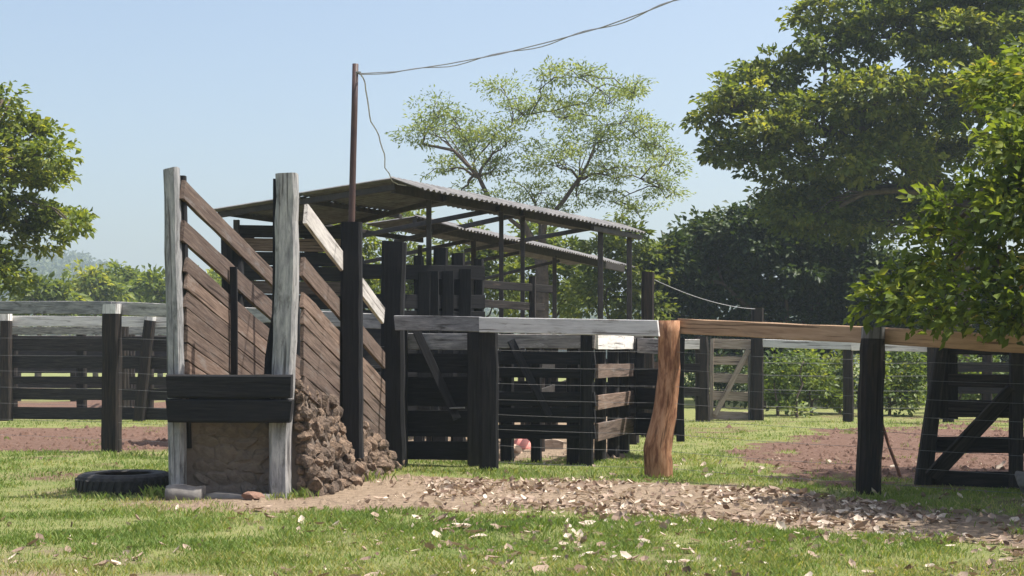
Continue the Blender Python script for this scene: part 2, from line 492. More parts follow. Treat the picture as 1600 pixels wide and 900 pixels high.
# grass blades (nobody could count them)
def make_grass():
    N = 680000
    # even in picture rows: more blades near the camera
    py = rng.uniform(655, 930, N) ** 1.0
    y = FP * EYE / (py - HZ) * rng.uniform(.97, 1.03, N)
    x = (rng.uniform(-240, 1840, N) - 800) / FP * y
    g, pl = ground_mask(x, y)
    tuft = fbm(x * 2.2, y * 2.2, 41, 3)
    keep = rng.random(N) < np.clip((g - .25) * 1.3, 0, 1) * np.clip((tuft - .25) * 2.2, .15, 1)
    x, y, tuft, pl = x[keep], y[keep], tuft[keep], pl[keep]
    h = rng.uniform(.018, .05, len(x)) * (.6 + tuft * 1.1)
    w = rng.uniform(.004, .008, len(x)) * np.clip(y / 12, 1, 2.2)
    lv = np.clip(rng.normal(.42, .2, len(x)) + (fbm(x * .8, y * .8, 51, 3) - .5) * .9 + pl * .25, 0, 1)
    # hand-placed taller tufts at the foot of things
    for (px_, py_, n_, hh, sp) in ((246, 777, 90, .16, .10), (200, 714, 220, .12, .35), (60, 712, 160, .10, .5), (470, 778, 60, .13, .09), (560, 752, 120, .16, .22),
                                  (440, 782, 50, .10, .10), (850, 745, 260, .10, .6), (760, 740, 120, .10, .3), (1000, 752, 120, .09, .35), (1100, 752, 160, .07, .4), (690, 738, 140, .08, .5),
                                  (1370, 775, 80, .09, .25), (1460, 770, 80, .09, .3), (150, 779, 70, .09, .25), (215, 781, 60, .1, .2), (120, 770, 40, .1, .1),
                                  *[(random.uniform(0, 1600), random.choice((random.uniform(665, 735), random.uniform(800, 900))), random.randint(14, 45), random.uniform(.05, .11), random.uniform(.03, .16)) for _ in range(110)]):
        D = gnd(py_); X = (px_ - 800) / FP * D
        x = np.append(x, rng.normal(X, sp, n_)); y = np.append(y, rng.normal(D, sp * .6, n_))
        h = np.append(h, rng.uniform(.4, 1, n_) * hh); w = np.append(w, rng.uniform(.006, .011, n_)); lv = np.append(lv, rng.uniform(.2, .75, n_))
    n_ = len(x)
    z = gz(x, y) - .004
    an = rng.uniform(0, 2 * np.pi, n_)
    lean = rng.uniform(.2, .9, n_)
    dx, dy = np.cos(an), np.sin(an)
    b0 = np.stack([x - dy * w / 2, y + dx * w / 2, z], 1); b1 = np.stack([x + dy * w / 2, y - dx * w / 2, z], 1)
    mid = np.stack([x + dx * h * lean * .35, y + dy * h * lean * .35, z + h * .62], 1)
    tip = np.stack([x + dx * h * lean, y + dy * h * lean, z + h], 1)
    V = np.stack([b0, b1, mid + np.stack([dy * w * .4, -dx * w * .4, w * 0], 1), tip], 1).reshape(-1, 3)
    i = np.arange(n_)[:, None] * 4
    F = np.concatenate([i + np.array([[0, 1, 2]]), i + np.array([[0, 2, 3]])], 1).reshape(-1, 3)
    me = fast_mesh('grass', V, F)
    lv_attr(me, lv)
    tag(link('grass', me, None, ('grass_blade',)), 'short patchy sunlit grass growing over the yard', None, None, 'stuff')
make_grass()
#@@FENCES
# ------------------------------------------------------------------ front fence (top board, wires, heavy posts)
def wires(fence, pts, tops, heights, r=.0022):
    """pts: list of (x,y); heights: fractions of the local top height"""
    for f in heights:
        path = []
        for i in range(len(pts) - 1):
            a_ = Vector((*pts[i], tops[i] * f)); b_ = Vector((*pts[i + 1], tops[i + 1] * f))
            s = sag(a_, b_, random.uniform(.004, .02), 5)
            path += s if i == 0 else s[1:]
        part('wire', tube(path, r, 4), 'wire_steel', fence)

# left run
pL = at(175, 707, 22.4)
fl = thing('wire_fence', 'front wire fence with weathered grey top board left of the loading ramp', 'fence', (pL.x, pL.y, 0), 'front fence runs')
hpost(pL.x, pL.y, 2.36, .285, .26, fl, 'post_wood', cap=.15, label='dark square post with white painted top')
hpost(-11.6, 25.4, 2.5, .28, .26, fl, 'post_wood', cap=.15)
pts = [at(-260, 479, 25.6), at(175, 481, 22.62), at(625, 504, 19.5)]
plank(pts[0], pts[1], .21, .05, fl, 'worn_white', 'top_rail')
plank(pts[1] + Vector((.01, 0, 0)), pts[2], .21, .05, fl, 'worn_white', 'top_rail')
wires(fl, [(-11.6, 25.4), (pL.x, pL.y), (-1.75, 19.3)], [2.3, 2.2, 2.0], (.1, .22, .34, .46, .58, .70, .83))

# right run
fr = thing('wire_fence', 'front wire fence with white then orange top beam right of the ramp', 'fence', (-.34, 18.9, 0), 'front fence runs')
g = at(764, 735, 18.9)
hpost(g.x, g.y, 2.04, .262, .2, fr, 'tarred_wood', cap=.10, label='thick dark post under the white top board')
# the debarked log
c = [(1028, 760, .34), (1028, 735, .35), (1027, 705, .35), (1033, 672, .31), (1041, 630, .28), (1045, 580, .265), (1046, 530, .265), (1046, 501, .26)]
path = [at(px, py, 17.75) for px, py, w in c]
part('post', loft(path, [(w, w * .95) for _, _, w in c], (1, 0, 0), cham=.29, jit=.008, seg=14), 'log_wood', fr, True, label='thick curved reddish orange log post with bark stripped off')
g = at(1359, 770, 15.7)
path = [Vector((g.x - .02, g.y, -.12)), Vector((g.x + .01, g.y, 1.0)), Vector((g.x + .035, g.y, 1.85))]
part('post', loft(path, [(.245, .23), (.26, .24), (.235, .22)], (1, 0, 0), cham=.2, jit=.01, seg=8, capsplit=.13), ('post_wood', 'grey_wood'), fr, label='black scorched looking post with pale grey top')
hpost(6.1, 13.9, 1.75, .25, .24, fr, 'post_wood')
plank(at(618, 504, 19.3), at(752, 507, 18.72), .2, .05, fr, 'worn_white', 'top_rail')
plank(at(750, 507, 18.7), at(1029, 513, 17.6), .20, .05, fr, 'white_paint', 'top_rail', label='white painted top board')
plank(at(1062, 510, 17.8), at(1362, 524, 15.92), .19, .09, fr, 'new_timber', 'top_rail', label='new orange brown timber beam')
plank(at(1362, 524, 15.9), at(1760, 547, 13.85), .185, .09, fr, 'new_timber', 'top_rail')
fp = [(-.32, 18.9), (1.95, 17.76), (4.0, 15.7), (6.1, 13.9)]
wires(fr, fp, [1.98, 1.95, 1.82, 1.75], (.06, .17, .28, .38, .48, .59, .70, .815))

# ------------------------------------------------------------------ wooden corral fences
def hfence(name, label, pts, tops, boards, post_at, parent_group, pw=.22, bmat='dark_wood', pmat='post_wood', cap=None, th=.04, post_top=0.0, top_mat=None, front=True, lean=None):
    """pts: two world (x,y) ends. boards: list of (z0_frac_low, z_high) as heights at both ends scaled by tops. post_at: fractions"""
    a_, b_ = Vector((*pts[0], 0)), Vector((*pts[1], 0))
    t = thing(name, label, 'fence', a_.lerp(b_, .5), parent_group)
    d = (b_ - a_).normalized(); nrm = Vector((d.y, -d.x, 0))
    if nrm.y > 0: nrm = -nrm
    yaw = math.atan2(d.y, d.x)
    for i, f in enumerate(post_at):
        p = a_.lerp(b_, f); h = (tops[0] * (1 - f) + tops[1] * f) + post_top + random.uniform(-.03, .03)
        ln = lean[i] if lean else (random.uniform(-.03, .03), 0)
        hpost(p.x, p.y, h, pw * random.uniform(.9, 1.1), pw * .9, t, pmat, cap=cap, yaw=yaw, lean=ln)
    off = nrm * (pw * .5 + th * .6) * (1 if front else -1)
    for k, bd in enumerate(boards):
        z0, z1 = bd[0], bd[1]
        mt = bd[2] if len(bd) > 2 else bmat
        s = tops[1] / tops[0]
        nm = 'top_rail' if k == 0 else 'board'
        zj = [random.uniform(-.02, .02) for _ in range(2)]
        plank(a_ + off + UP * ((z0 + z1) / 2 + zj[0] * (k > 0)), b_ + off + UP * ((z0 + z1) / 2 * s + zj[1] * (k > 0)), z1 - z0, th * random.uniform(.9, 1.15), t, mt, nm)
    return t

def zz(py, D): return EYE - (py - HZ) / FP * D

# left corral, front run (D 33.5): pixel rows -> heights
D = 33.6
bl = [(zz(505, D), zz(489, D), 'white_paint'), (zz(543, D), zz(521, D)), (zz(573, D), zz(553, D)), (zz(624, D), zz(606, D)), (zz(656, D), zz(637, D))]
xa, xb = (-400 - 800) / FP * 34.79, (640 - 800) / FP * 32.6
fA = hfence('corral_fence', 'dark plank corral fence with white capped posts and white top rail, far left', [(xa, 34.79), (xb, 32.6)], (2.65, 2.50), bl, (.01, .2), 'corral fences', pw=.27, cap=.2, front=False)
for px, ln in ((10, 0), (216, .3), (420, .05), (590, -.03)):
    f = (px - (-120)) / 760
    d_ = 34.2 - 1.6 * f
    hpost((px - 800) / FP * d_, d_, 2.62 - .02 * f, .27, .24, fA, 'post_wood', cap=.21, lean=(ln, 0))
# rails behind it
D = 40.5
hfence('corral_fence', 'second dark corral fence standing behind the left white capped one', [(-17.5, 41), (-1.0, 39.5)], (2.45, 2.4),
       [(2.2, 2.42, 'worn_white'), (1.72, 1.95), (1.24, 1.46), (.78, 1.0), (.34, .54)], (.04, .12, .185, .31, .43, .56, .7, .83, .96), 'corral fences', pw=.25)
hfence('corral_fence', 'third corral fence of dark rails farther back on the left', [(-22, 50), (1.0, 47.5)], (2.3, 2.3),
       [(2.08, 2.3, 'grey_wood'), (1.55, 1.78), (1.0, 1.22), (.45, .66)], (.08, .2, .29, .4, .52, .63, .75, .88, .97), 'corral fences', pw=.24)
hfence('corral_fence', 'dark cross fence running back between the left corral pens', [(-9.6, 34.6), (-12.6, 47)], (2.4, 2.3),
       [(2.15, 2.36, 'worn_white'), (1.6, 1.82), (1.05, 1.27), (.5, .7)], (.02, .25, .5, .75), 'corral fences', pw=.23)

# plank gate between the ramp and the thick post
gA = at(617, 722, 20.1); gB = at(748, 727, 19.5)
tg = thing('plank_gate', 'black plank gate with slanted brace between ramp and thick dark post', 'gate', ((gA.x + gB.x) / 2, 19.8, 0))
def gp(px, py, off=0):
    f = (px - 617) / (748 - 617); D = 20.1 + (19.5 - 20.1) * f
    p = at(px, py, D + off); return p
for px in (627, 741):
    p0, p1 = gp(px, 728), gp(px, 512)
    part('stile', loft([p0, p1], [(.19, .07)], (1, 0, 0), jit=.004, ends=(0, .01)), 'tarred_wood', tg)
for (y0, y1, mt) in ((521, 546, 'worn_white'), (552, 582, 'tarred_wood'), (588, 634, 'tarred_wood'), (641, 682, 'tarred_wood'), (689, 718, 'tarred_wood')):
    plank(gp(630, (y0 + y1) / 2, .09), gp(746, (y0 + y1) / 2 + 1, .09), (y1 - y0) / FP * 19.8, .045, tg, mt)
part('brace', loft([gp(646, 506, -.07), gp(714, 655, -.07)], [(.12, .04)], (1, 0, 0), jit=.004), 'tarred_wood', tg)
part('latch', tube([gp(700, 638, -.1), gp(726, 637, -.1)], .012), 'wire_steel', tg)

# corral corner panel right of the thick post (front boards), with its side return
D = 20.0
fc = thing('corral_fence', 'black plank corral panel with whitened top board right of thick post', 'fence', (at(850, 700, D).x, D, 0), 'corral fences')
def cp(px, py, off=0):
    return at(px, py, 20.6 + (19.9 - 20.6) * (px - 770) / 150 + off)
for (y0, y1, mt) in ((522, 544, 'grey_wood'), (550, 569, 'tarred_wood'), (575, 590, 'tarred_wood'), (612, 634, 'tarred_wood'), (637, 660, 'tarred_wood'), (663, 685, 'tarred_wood')):
    x0 = 772
    plank(cp(x0, (y0 + y1) / 2, -.14), cp(930, (y0 + y1) / 2 + .5, -.14), (y1 - y0) / FP * 20, .045, fc, mt)
for px, w in ((793, .2), (838, .16), (896, .2)):
    p = cp(px, 700)
    hpost(p.x, p.y, zz(520, 20.2), w, w, fc, 'tarred_wood')
p = at(917, 727, 19.8)
hpost(p.x, p.y, zz(516, 19.8), .2, .22, fc, 'tarred_wood')
part('brace', loft([cp(798, 532, -.2), cp(858, 650, -.2)], [(.11, .04)], (1, 0, 0)), 'tarred_wood', fc)
fs = thing('corral_fence', 'short sunlit side panel of spaced boards, topmost one white', 'fence', (1.5, 21, 0), 'corral fences')
N0, N1 = Vector((1.19, 19.75, 0)), Vector((1.90, 22.2, 0))
for (ya0, ya1, yb0, yb1, mt) in ((523, 546, 526, 545, 'white_paint'), (569, 591, 567, 589, 'ramp_wood'), (618, 641, 611, 631, 'ramp_wood'), (662, 690, 653, 673, 'ramp_wood')):
    a0 = N0 + UP * zz((ya0 + ya1) / 2, N0.y); a1 = N1 + UP * zz((yb0 + yb1) / 2, N1.y)
    plank(a0, a1, (ya1 - ya0) / FP * N0.y, .045, fs, mt)
for f, w in ((.33, .16), (.68, .17), (.98, .18)):
    p = N0.lerp(N1, f)
    hpost(p.x - .13, p.y + .04, 1.86, w, w, fs, 'dark_wood', yaw=1.28)

# dark hanging gate right of the corner
tg2 = thing('plank_gate', 'dark hanging plank gate half hidden behind the orange log post', 'gate', (2.2, 21.6, 0))
def hp(px, py, off=0): return at(px, py, 22.3 + (20.6 - 22.3) * (px - 990) / 80 + off)
for (y0, y1, mt) in ((529, 553, 'grey_wood'), (575, 602, 'tarred_wood'), (606, 640, 'tarred_wood'), (645, 678, 'tarred_wood')):
    plank(hp(986, (y0 + y1) / 2 - 1), hp(1062, (y0 + y1) / 2 + 2), (y1 - y0) / FP * 21.5, .045, tg2, mt)
part('stile', loft([hp(1063, 690, -.05), hp(1063, 528, -.05)], [(.12, .06)], (1, 0, 0)), 'tarred_wood', tg2)
part('stile', loft([hp(1000, 680, .06), hp(1000, 528, .06)], [(.14, .06)], (1, 0, 0)), 'tarred_wood', tg2)
tpost = thing('gate_post', 'tall bare grey post rising above the dark hanging gate', 'post', (at(1012, 600, 27).x, 27, 0))
p = at(1012, 425, 27)
hpost(p.x, p.y, p.z, .24, .22, tpost, 'post_wood', name='shaft', taper=.97)

# corral runs behind the front ones
hfence('corral_fence', 'dark inner corral fence seen through gaps behind the middle panel', [(-1.6, 25.4), (2.3, 24.6)], (2.0, 1.95),
       [(1.72, 1.95, 'grey_wood'), (1.32, 1.52), (.90, 1.12), (.50, .70)], (.05, .27, .5, .72, .95), 'corral fences', pw=.22, bmat='tarred_wood')
hfence('corral_fence', 'farther inner corral fence with pale boards catching sun', [(-3.5, 31), (3.6, 29.6)], (2.0, 1.95),
       [(1.72, 1.95, 'pale_wood'), (1.25, 1.45, 'ramp_wood'), (.8, 1.0, 'dark_wood'), (.35, .55, 'ramp_wood')], (.08, .3, .42, .55, .68, .8, .95), 'corral fences', pw=.22, front=False)
hfence('corral_fence', 'dark inner cross fence running back from the corner panel', [(.3, 20.9), (1.0, 29.6)], (1.95, 1.95),
       [(1.7, 1.9, 'grey_wood'), (1.25, 1.45), (.85, 1.05)], (.2, .45, .7), 'corral fences', pw=.2)

# ------------------------------------------------------------------ cattle crush behind the ramp: tall black planked chute
tk = thing('cattle_chute', 'tall black planked cattle chute under the open roof', 'chute', (-1.4, 23.6, 0))
def kp(px, py, off=0): return at(px, py, 23.2 + (px - 545) / 200 * 1.0 + off)
for (px, yt, w) in ((560, 400, .2), (655, 400, .18), (688, 388, .27), (716, 396, .25), (748, 405, .18)):
    p = kp(px, 650, .1)
    hpost(p.x, p.y, zz(yt, p.y), w, .22, tk, 'tarred_wood')
for (y0, y1) in ((413, 436), (459, 481), (484, 507), (512, 540), (546, 575), (581, 612), (618, 650)):
    plank(kp(545, (y0 + y1) / 2), kp(757, (y0 + y1) / 2 + 2), (y1 - y0) / FP * 23.7, .05, tk, 'tarred_wood', ends=(random.uniform(-.06, .06), random.uniform(-.06, .06)))
for px in (663, 676, 700, 727):
    part('upright', loft([kp(px, 640, -.08), kp(px, 420 + random.uniform(0, 8), -.08)], [(.2, .04)], (1, 0, 0)), 'tarred_wood', tk)
plank(kp(745, 443, .4), kp(862, 452, .9), .14, .05, tk, 'dark_wood', 'rail')
plank(kp(745, 474, .4), kp(850, 480, .9), .14, .05, tk, 'dark_wood', 'rail')
p = kp(832, 500, .8); hpost(p.x, p.y, zz(432, p.y), .14, .14, tk, 'dark_wood')

# plank screen under the low left side of the roof
ts = thing('plank_screen', 'dark stacked plank screen with ragged ends under the left of the roof', 'screen', (at(450, 500, 25.3).x, 25.3, 0))
y = 351
k = 0
while y < 640:
    h = random.uniform(19, 24)
    x0 = 366 + random.uniform(-4, 8)
    plank(at(x0, y + h / 2, 25.3), at(545, y + h / 2 + 3, 25.0), h / FP * 25 * .96, .05, ts, 'ramp_wood' if k in (1, 4) else 'dark_wood')
    y += h; k += 1
p = at(384, 600, 25.5); hpost(p.x, p.y, 3.75, .3, .25, ts, 'tarred_wood')
p = at(486, 600, 25.5); hpost(p.x, p.y, 3.75, .25, .25, ts, 'tarred_wood')

# ------------------------------------------------------------------ far right fence, pale gate
D = 33.2
ff = thing('rail_fence', 'far fence with long white rail in front of the green bushes', 'fence', (9, D, 0), 'corral fences')
plank(at(1176, 536, 34), at(1330, 540, 33.2), .19, .05, ff, 'white_paint', 'top_rail')
plank(at(1330, 541, 33.2), at(1475, 544, 32.6), .19, .05, ff, 'white_paint', 'top_rail')
for px, yb, w in ((1325, 661, .23), (1482, 664, .23)):
    p = at(px, yb, D + .15); hpost(p.x, p.y, zz(538, D), w, w, ff, 'post_wood')
for h in (.35, .75, 1.1, 1.4):
    part('wire', tube(sag((at(1176, 600, 34).x, 34, h), (at(1478, 600, 32.6).x, 32.6, h), .02), .005, 4), 'wire_steel', ff)
p = at(1183, 660, 34); tp2 = thing('gate_post', 'stout grey post hinging the small pale gate', 'post', (p.x, p.y, 0), 'posts of the small pale gate')
hpost(p.x, p.y, zz(481, 34), .30, .28, tp2, 'post_wood', name='shaft')
p = at(1098, 660, 33.5); tp3 = thing('gate_post', 'rounded dark post left of the small pale gate', 'post', (p.x, p.y, 0), 'posts of the small pale gate')
hpost(p.x, p.y, zz(526, 33.5), .33, .3, tp3, 'post_wood', name='shaft', lean=(-.03, 0))
tg3 = thing('plank_gate', 'small pale weathered plank gate with diagonal brace far behind log post', 'gate', (at(1144, 600, 34.2).x, 34.2, 0))
D = 34.2
for i, (y0, y1) in enumerate(((530, 545), (557, 570), (584, 598), (612, 626), (643, 656))):
    plank(at(1110, (y0 + y1) / 2 - 1, D), at(1177 - (8 if i else 0), (y0 + y1) / 2 + 1, D), (y1 - y0) / FP * D, .04, tg3, 'pale_wood')
part('stile', loft([at(1112, 656, D - .05), at(1112, 529, D - .05)], [(.09, .05)], (1, 0, 0)), 'pale_wood', tg3)
part('stile', loft([at(1171, 662, D - .05), at(1171, 545, D - .05)], [(.07, .05)], (1, 0, 0)), 'grey_wood', tg3)
part('brace', loft([at(1117, 648, D - .1), at(1170, 546, D - .1)], [(.13, .04)], (1, 0, 0)), 'pale_wood', tg3)
hfence('rail_fence', 'short white topped fence between log post and the small pale gate', [(at(1000, 600, 33.4).x, 33.4), (at(1092, 600, 33.4).x, 33.4)], (1.98, 1.98),
       [(1.72, 1.95, 'white_paint'), (1.15, 1.36), (.62, .82)], (.1, .55), 'corral fences', pw=.2)
tw = thing('slack_wire', 'slack twisted wire from tall bare post to the pale gate post', 'wire', at(1022, 437, 27))
part('strand', tube(sag(at(1020, 436, 27), at(1182, 483, 34), .12, 14), .008, 5), 'cable_grey', tw)

# ------------------------------------------------------------------ shaded gate at the right edge
D = 16.6
tr = thing('plank_gate', 'dark shaded farm gate with long diagonal brace at the right edge', 'gate', (at(1520, 750, D).x, D, 0))
def rp(px, py, off=0): return at(px, py, 16.9 - (px - 1440) / 160 * .7 + off)
part('stile', loft([rp(1442, 762), rp(1455, 650), rp(1472, 536)], [(.2, .12), (.17, .12), (.13, .11)], (1, 0, 0)), 'dark_wood', tr)
part('stile', loft([rp(1588, 762), rp(1588, 548)], [(.15, .1)], (1, 0, 0)), 'dark_wood', tr)
part('stile', loft([rp(1478, 655, .08), rp(1478, 545, .08)], [(.27, .04)], (1, 0, 0)), 'dark_wood', tr)
for i, (y0, y1) in enumerate(((537, 553), (584, 604), (624, 651), (682, 707), (735, 762))):
    plank(rp(1462 - i * 4, (y0 + y1) / 2, .1), rp(1680, (y0 + y1) / 2 + 3, .1), (y1 - y0) / FP * 16.6, .045, tr, 'dark_wood')
part('brace', loft([rp(1456, 745, -.06), rp(1584, 608, -.06)], [(.2, .045)], (1, 0, 0)), 'dark_wood', tr)
trd = thing('leaning_rod', 'thin rusty rod leaning on the black post near right edge', 'rod', at(1405, 742, 15.9))
part('shaft', tube([at(1407, 745, 15.75), at(1390, 700, 15.85), at(1376, 655, 15.95)], .018, 6), 'rust_rod', trd)
# corral boards behind the shaded gate
hfence('corral_fence', 'dim plank fence in tree shade beyond the earth yard at right', [(9.6, 32.5), (14.5, 31)], (2.0, 2.0),
       [(1.75, 1.95, 'grey_wood'), (1.2, 1.42), (.7, .92), (.25, .45)], (.02, .25, .5, .75), 'corral fences', pw=.24)
#@@RAMP
# ------------------------------------------------------------------ the loading ramp
AX = Vector((.124, 1, 0)); K = .247
LX, RX, D0 = -3.56, -2.36, 15.2
def lp(D, z, off=0): return Vector((LX + .124 * (D - D0) + off, D, z))
def rpt(D, z, off=0): return Vector((RX + .124 * (D - D0) + off, D, z))
ramp_t = thing('loading_ramp', 'cattle loading ramp of stone and planks with two tall whitened front posts', 'loading ramp', (-2.95, 15.2, 0))
# front posts
part('post', loft([at(279, 790, 15.2), at(278, 700, 15.2), at(276, 580, 15.2), at(272, 400, 15.2), at(269, 264, 15.2)], [(.16, .2), (.17, .2), (.165, .2), (.155, .19), (.15, .18)], (1, 0, 0), cham=.2, jit=.008, seg=12, ends=(0, .03)),
     'worn_white', ramp_t, label='tall whitened front post at the left of the ramp')
part('upright', loft([at(292, 700, 15.35), at(287, 580, 15.32), at(284, 275, 15.32)], [(.12, .12), (.12, .12), (.09, .1)], (1, 0, 0)), 'tarred_wood', ramp_t)
part('post', loft([at(440, 792, 15.2), at(438, 700, 15.2), at(443, 590, 15.2), at(449, 430, 15.2), at(449, 272, 15.2)], [(.22, .22), (.22, .24), (.235, .24), (.235, .23), (.225, .22)], (1, 0, 0), cham=.17, jit=.009, seg=14, ends=(0, .01)),
     'worn_white', ramp_t, label='thick whitened front post at the right of the ramp')
part('upright', loft([at(421, 770, 15.42), at(424, 580, 15.42), at(432, 480, 15.42), at(433, 280, 15.42)], [(.17, .12), (.15, .12), (.08, .1), (.07, .1)], (1, 0, 0)), 'tarred_wood', ramp_t)
# sill beams
for y0, y1 in ((585, 622), (622.6, 659)):
    plank(at(263, (y0 + y1) / 2, 14.98), at(456, (y0 + y1) / 2 + 1, 14.98), (y1 - y0) / FP * 15, .16, ramp_t, 'tarred_wood', 'sill_beam', jit=.006)
plank(at(292, 640, 15.35), at(428, 640, 15.35), .3, .06, ramp_t, 'tarred_wood', 'sill_beam')
# left side: two open rails, then close boards (top edge height at the front, width)
DL1 = 19.9
for zt, h in ((3.45, .215), (3.02, .235)):
    plank(lp(D0 + .0, zt - h / 2 - .02, .0), lp(18.6, zt - h / 2 - K * 3.4, .03), h, .045, ramp_t, 'ramp_wood', 'rail')
z = 2.62
while z > 1.0:
    h = .19
    plank(lp(D0 + .04, z - h / 2, .02), lp(DL1, z - h / 2 - K * (DL1 - D0), .05), h - .018, .04, ramp_t, 'ramp_wood', 'board', jit=.008)
    z -= h
part('post', loft([lp(17.25, -.1, -.12), lp(17.25, 2.98, -.12)], [(.27, .2), (.24, .2)], (1, 0, 0), jit=.01), 'tarred_wood', ramp_t)
part('post', loft([lp(19.8, -.1, -.12), lp(19.8, 2.3, -.12)], [(.25, .2)], (1, 0, 0), jit=.01), 'tarred_wood', ramp_t)
part('upright', loft([lp(16.62, .95, .1), lp(16.62, 2.58, .1)], [(.085, .05)], (1, 0, 0)), 'tarred_wood', ramp_t)
# right side
DR1 = 19.6
plank(rpt(D0 + .12, 3.07, .1), rpt(19.2, 3.07 - K * 4.0, .1), .23, .045, ramp_t, 'faded_white', 'rail', label='sunlit whitened top rail on the right of the ramp')
plank(rpt(D0 + .12, 2.50, .06), rpt(DR1, 2.50 - K * 4.3, .06), .22, .045, ramp_t, 'ramp_wood', 'rail')
z = 2.24
while z > 1.15:
    h = .185
    plank(rpt(D0 + .12, z - h / 2, .06), rpt(DR1 + .1, z - h / 2 - K * (DR1 + .1 - D0), .06), h - .018, .04, ramp_t, 'ramp_wood', 'board', jit=.008)
    z -= h
p = rpt(17.0, 0, .2)
part('post', loft([Vector((p.x, p.y, .3)), Vector((p.x + .0, p.y, 3.14))], [(.27, .22), (.245, .2)], (1, 0, 0), jit=.008, seg=8), 'tarred_wood', ramp_t, label='black post midway along the right of the ramp')
p = rpt(19.6, 0, .16)
part('post', loft([Vector((p.x, p.y, -.12)), Vector((p.x, p.y, 1.9)), Vector((p.x + .02, p.y, 3.12))], [(.34, .3), (.31, .28), (.33, .28)], (1, 0, 0), jit=.012, seg=9, ends=(0, -.02)), 'tarred_wood', ramp_t, label='thick black post at the foot of the ramp')
# earth and rubble core with battered right flank
L = 5.1
V, F = [], []
ns = 12
for i in range(ns + 1):
    s = L * i / ns; D = D0 + .12 + s; zt = max(.04, 1.24 - K * s)
    bat = .17 + .15 * math.sin(math.pi * i / ns)
    V += [lp(D, -.1, -.1), lp(D, zt, 0), rpt(D, zt, .02), rpt(D, zt * .5, .02 + bat * .55), rpt(D, -.1, .02 + bat)]
for i in range(ns):
    for j in range(5):
        F.append((i * 5 + j, i * 5 + (j + 1) % 5, (i + 1) * 5 + (j + 1) % 5, (i + 1) * 5 + j))
F.append((4, 3, 2, 1, 0)); F.append(tuple(ns * 5 + j for j in range(5)))
part('rubble_core', dict(V=V, F=F), 'masonry', ramp_t)
s0 = .3
part('ramp_deck', loft([lp(D0 + .05, 1.29, .55), lp(D0 + L, 1.29 - K * (L - .05), .55)], [(1.05, .06)], (1, 0, 0), cham=.1), 'ramp_wood', ramp_t)

# rough stones, shared meshes
def stone_mesh(name, seed, mat, sub=2, rough=.3):
    import bmesh
    bm = bmesh.new(); bmesh.ops.create_icosphere(bm, subdivisions=sub, radius=.5)
    r_ = random.Random(seed)
    ph = [Vector((r_.uniform(-1, 1), r_.uniform(-1, 1), r_.uniform(-1, 1))).normalized() for _ in range(7)]
    ct = [r_.uniform(.22, .40) for _ in ph]
    for v in bm.verts:
        for n_, c_ in zip(ph, ct):                 # chip flat facets
            d = v.co.dot(n_)
            if d > c_: v.co -= n_ * (d - c_)
        v.co *= 1 + r_.uniform(-rough, rough) * .35
    me = bpy.data.meshes.new(name); bm.to_mesh(me); bm.free()
    me.materials.append(MATS[mat])
    return me
SM = [stone_mesh('stone', s_, 'stone_brown', 2, .4) for s_ in range(10)]
def put(name, me, parent, loc, rot, scale):
    o = bpy.data.objects.new(name, me); COL.objects.link(o)
    if parent is not None:
        o.parent = parent; loc = Vector(loc) - BASE[parent.name]
    o.location = loc; o.rotation_euler = rot; o.scale = scale
    return o
def rrot(): return (random.uniform(0, 6.3), random.uniform(0, 6.3), random.uniform(0, 6.3))
cnt = 0
s = .0
while s < L - .05:
    zt = 1.27 - K * s + .11 * math.sin(math.pi * s / L)
    h = .04
    while h < zt + .03 and cnt < 270:
        f = h / max(zt, .1)
        i = s / L
        bat = (.18 + .16 * math.sin(math.pi * i)) * max(0, 1 - f) + .04
        sz = random.choice((random.uniform(.11, .18), random.uniform(.15, .27)))
        D = D0 + .1 + s + random.uniform(-.04, .04)
        put('stone', random.choice(SM), ramp_t, rpt(D, h + random.uniform(-.02, .02), bat - .03 + random.uniform(-.035, .02)), rrot(), (sz, sz * random.uniform(.8, 1.3), sz * random.uniform(.7, 1.0)))
        cnt += 1
        h += sz * .66
    s += .145
h = .05
while h < 1.2:                                       # squared end beside the front post
    for off in (.05, .15):
        sz = random.uniform(.12, .19)
        if off < .04 + .16 * (1.15 - h):
            put('stone', random.choice(SM), ramp_t, rpt(D0 + .1, h + random.uniform(-.02, .02), off + random.uniform(-.02, .02)), rrot(), (sz, sz, sz))
    h += .115
for k in range(10):                                  # loose toe of the pile
    s = random.uniform(.1, L + .1)
    sz = random.uniform(.06, .13)
    put('stone', random.choice(SM), ramp_t, rpt(D0 + .1 + s, sz * .25, .30 + random.uniform(-.03, .1)), rrot(), (sz,) * 3)
# stones in the front face between the posts
SF = [stone_mesh('stone', 90 + s_, 'masonry', 2, .25) for s_ in range(5)]
y = 664
while y < 778:
    x = 298 + random.uniform(0, 8)
    rowh = random.uniform(17, 24)
    while x < 416:
        w = random.uniform(20, 40)
        p = at(x + w / 2, y + rowh / 2, 15.337)
        put('stone', random.choice(SF), ramp_t, p, (random.uniform(-.15, .15), random.uniform(-.25, .25), random.choice((0, 3.14)) + random.uniform(-.12, .12)), (w / FP * 15.3 * 1.55, .13, rowh / FP * 15.3 * 1.8))
        x += w * .95
    y += rowh * .95
tcn = thing('concrete_footing', 'low grey concrete footing block under the left ramp post', 'footing', at(290, 786, 15.0))
part('block', loft([at(262, 773, 15.0), at(318, 774, 15.0)], [(.19, .26)], UP, cham=.3, jit=.012, seg=4), 'concrete', tcn, True)
part('slab', loft([at(315, 779, 15.12), at(428, 780, 15.12)], [(.11, .2)], UP, cham=.3, jit=.012, seg=5), 'concrete', tcn, True)
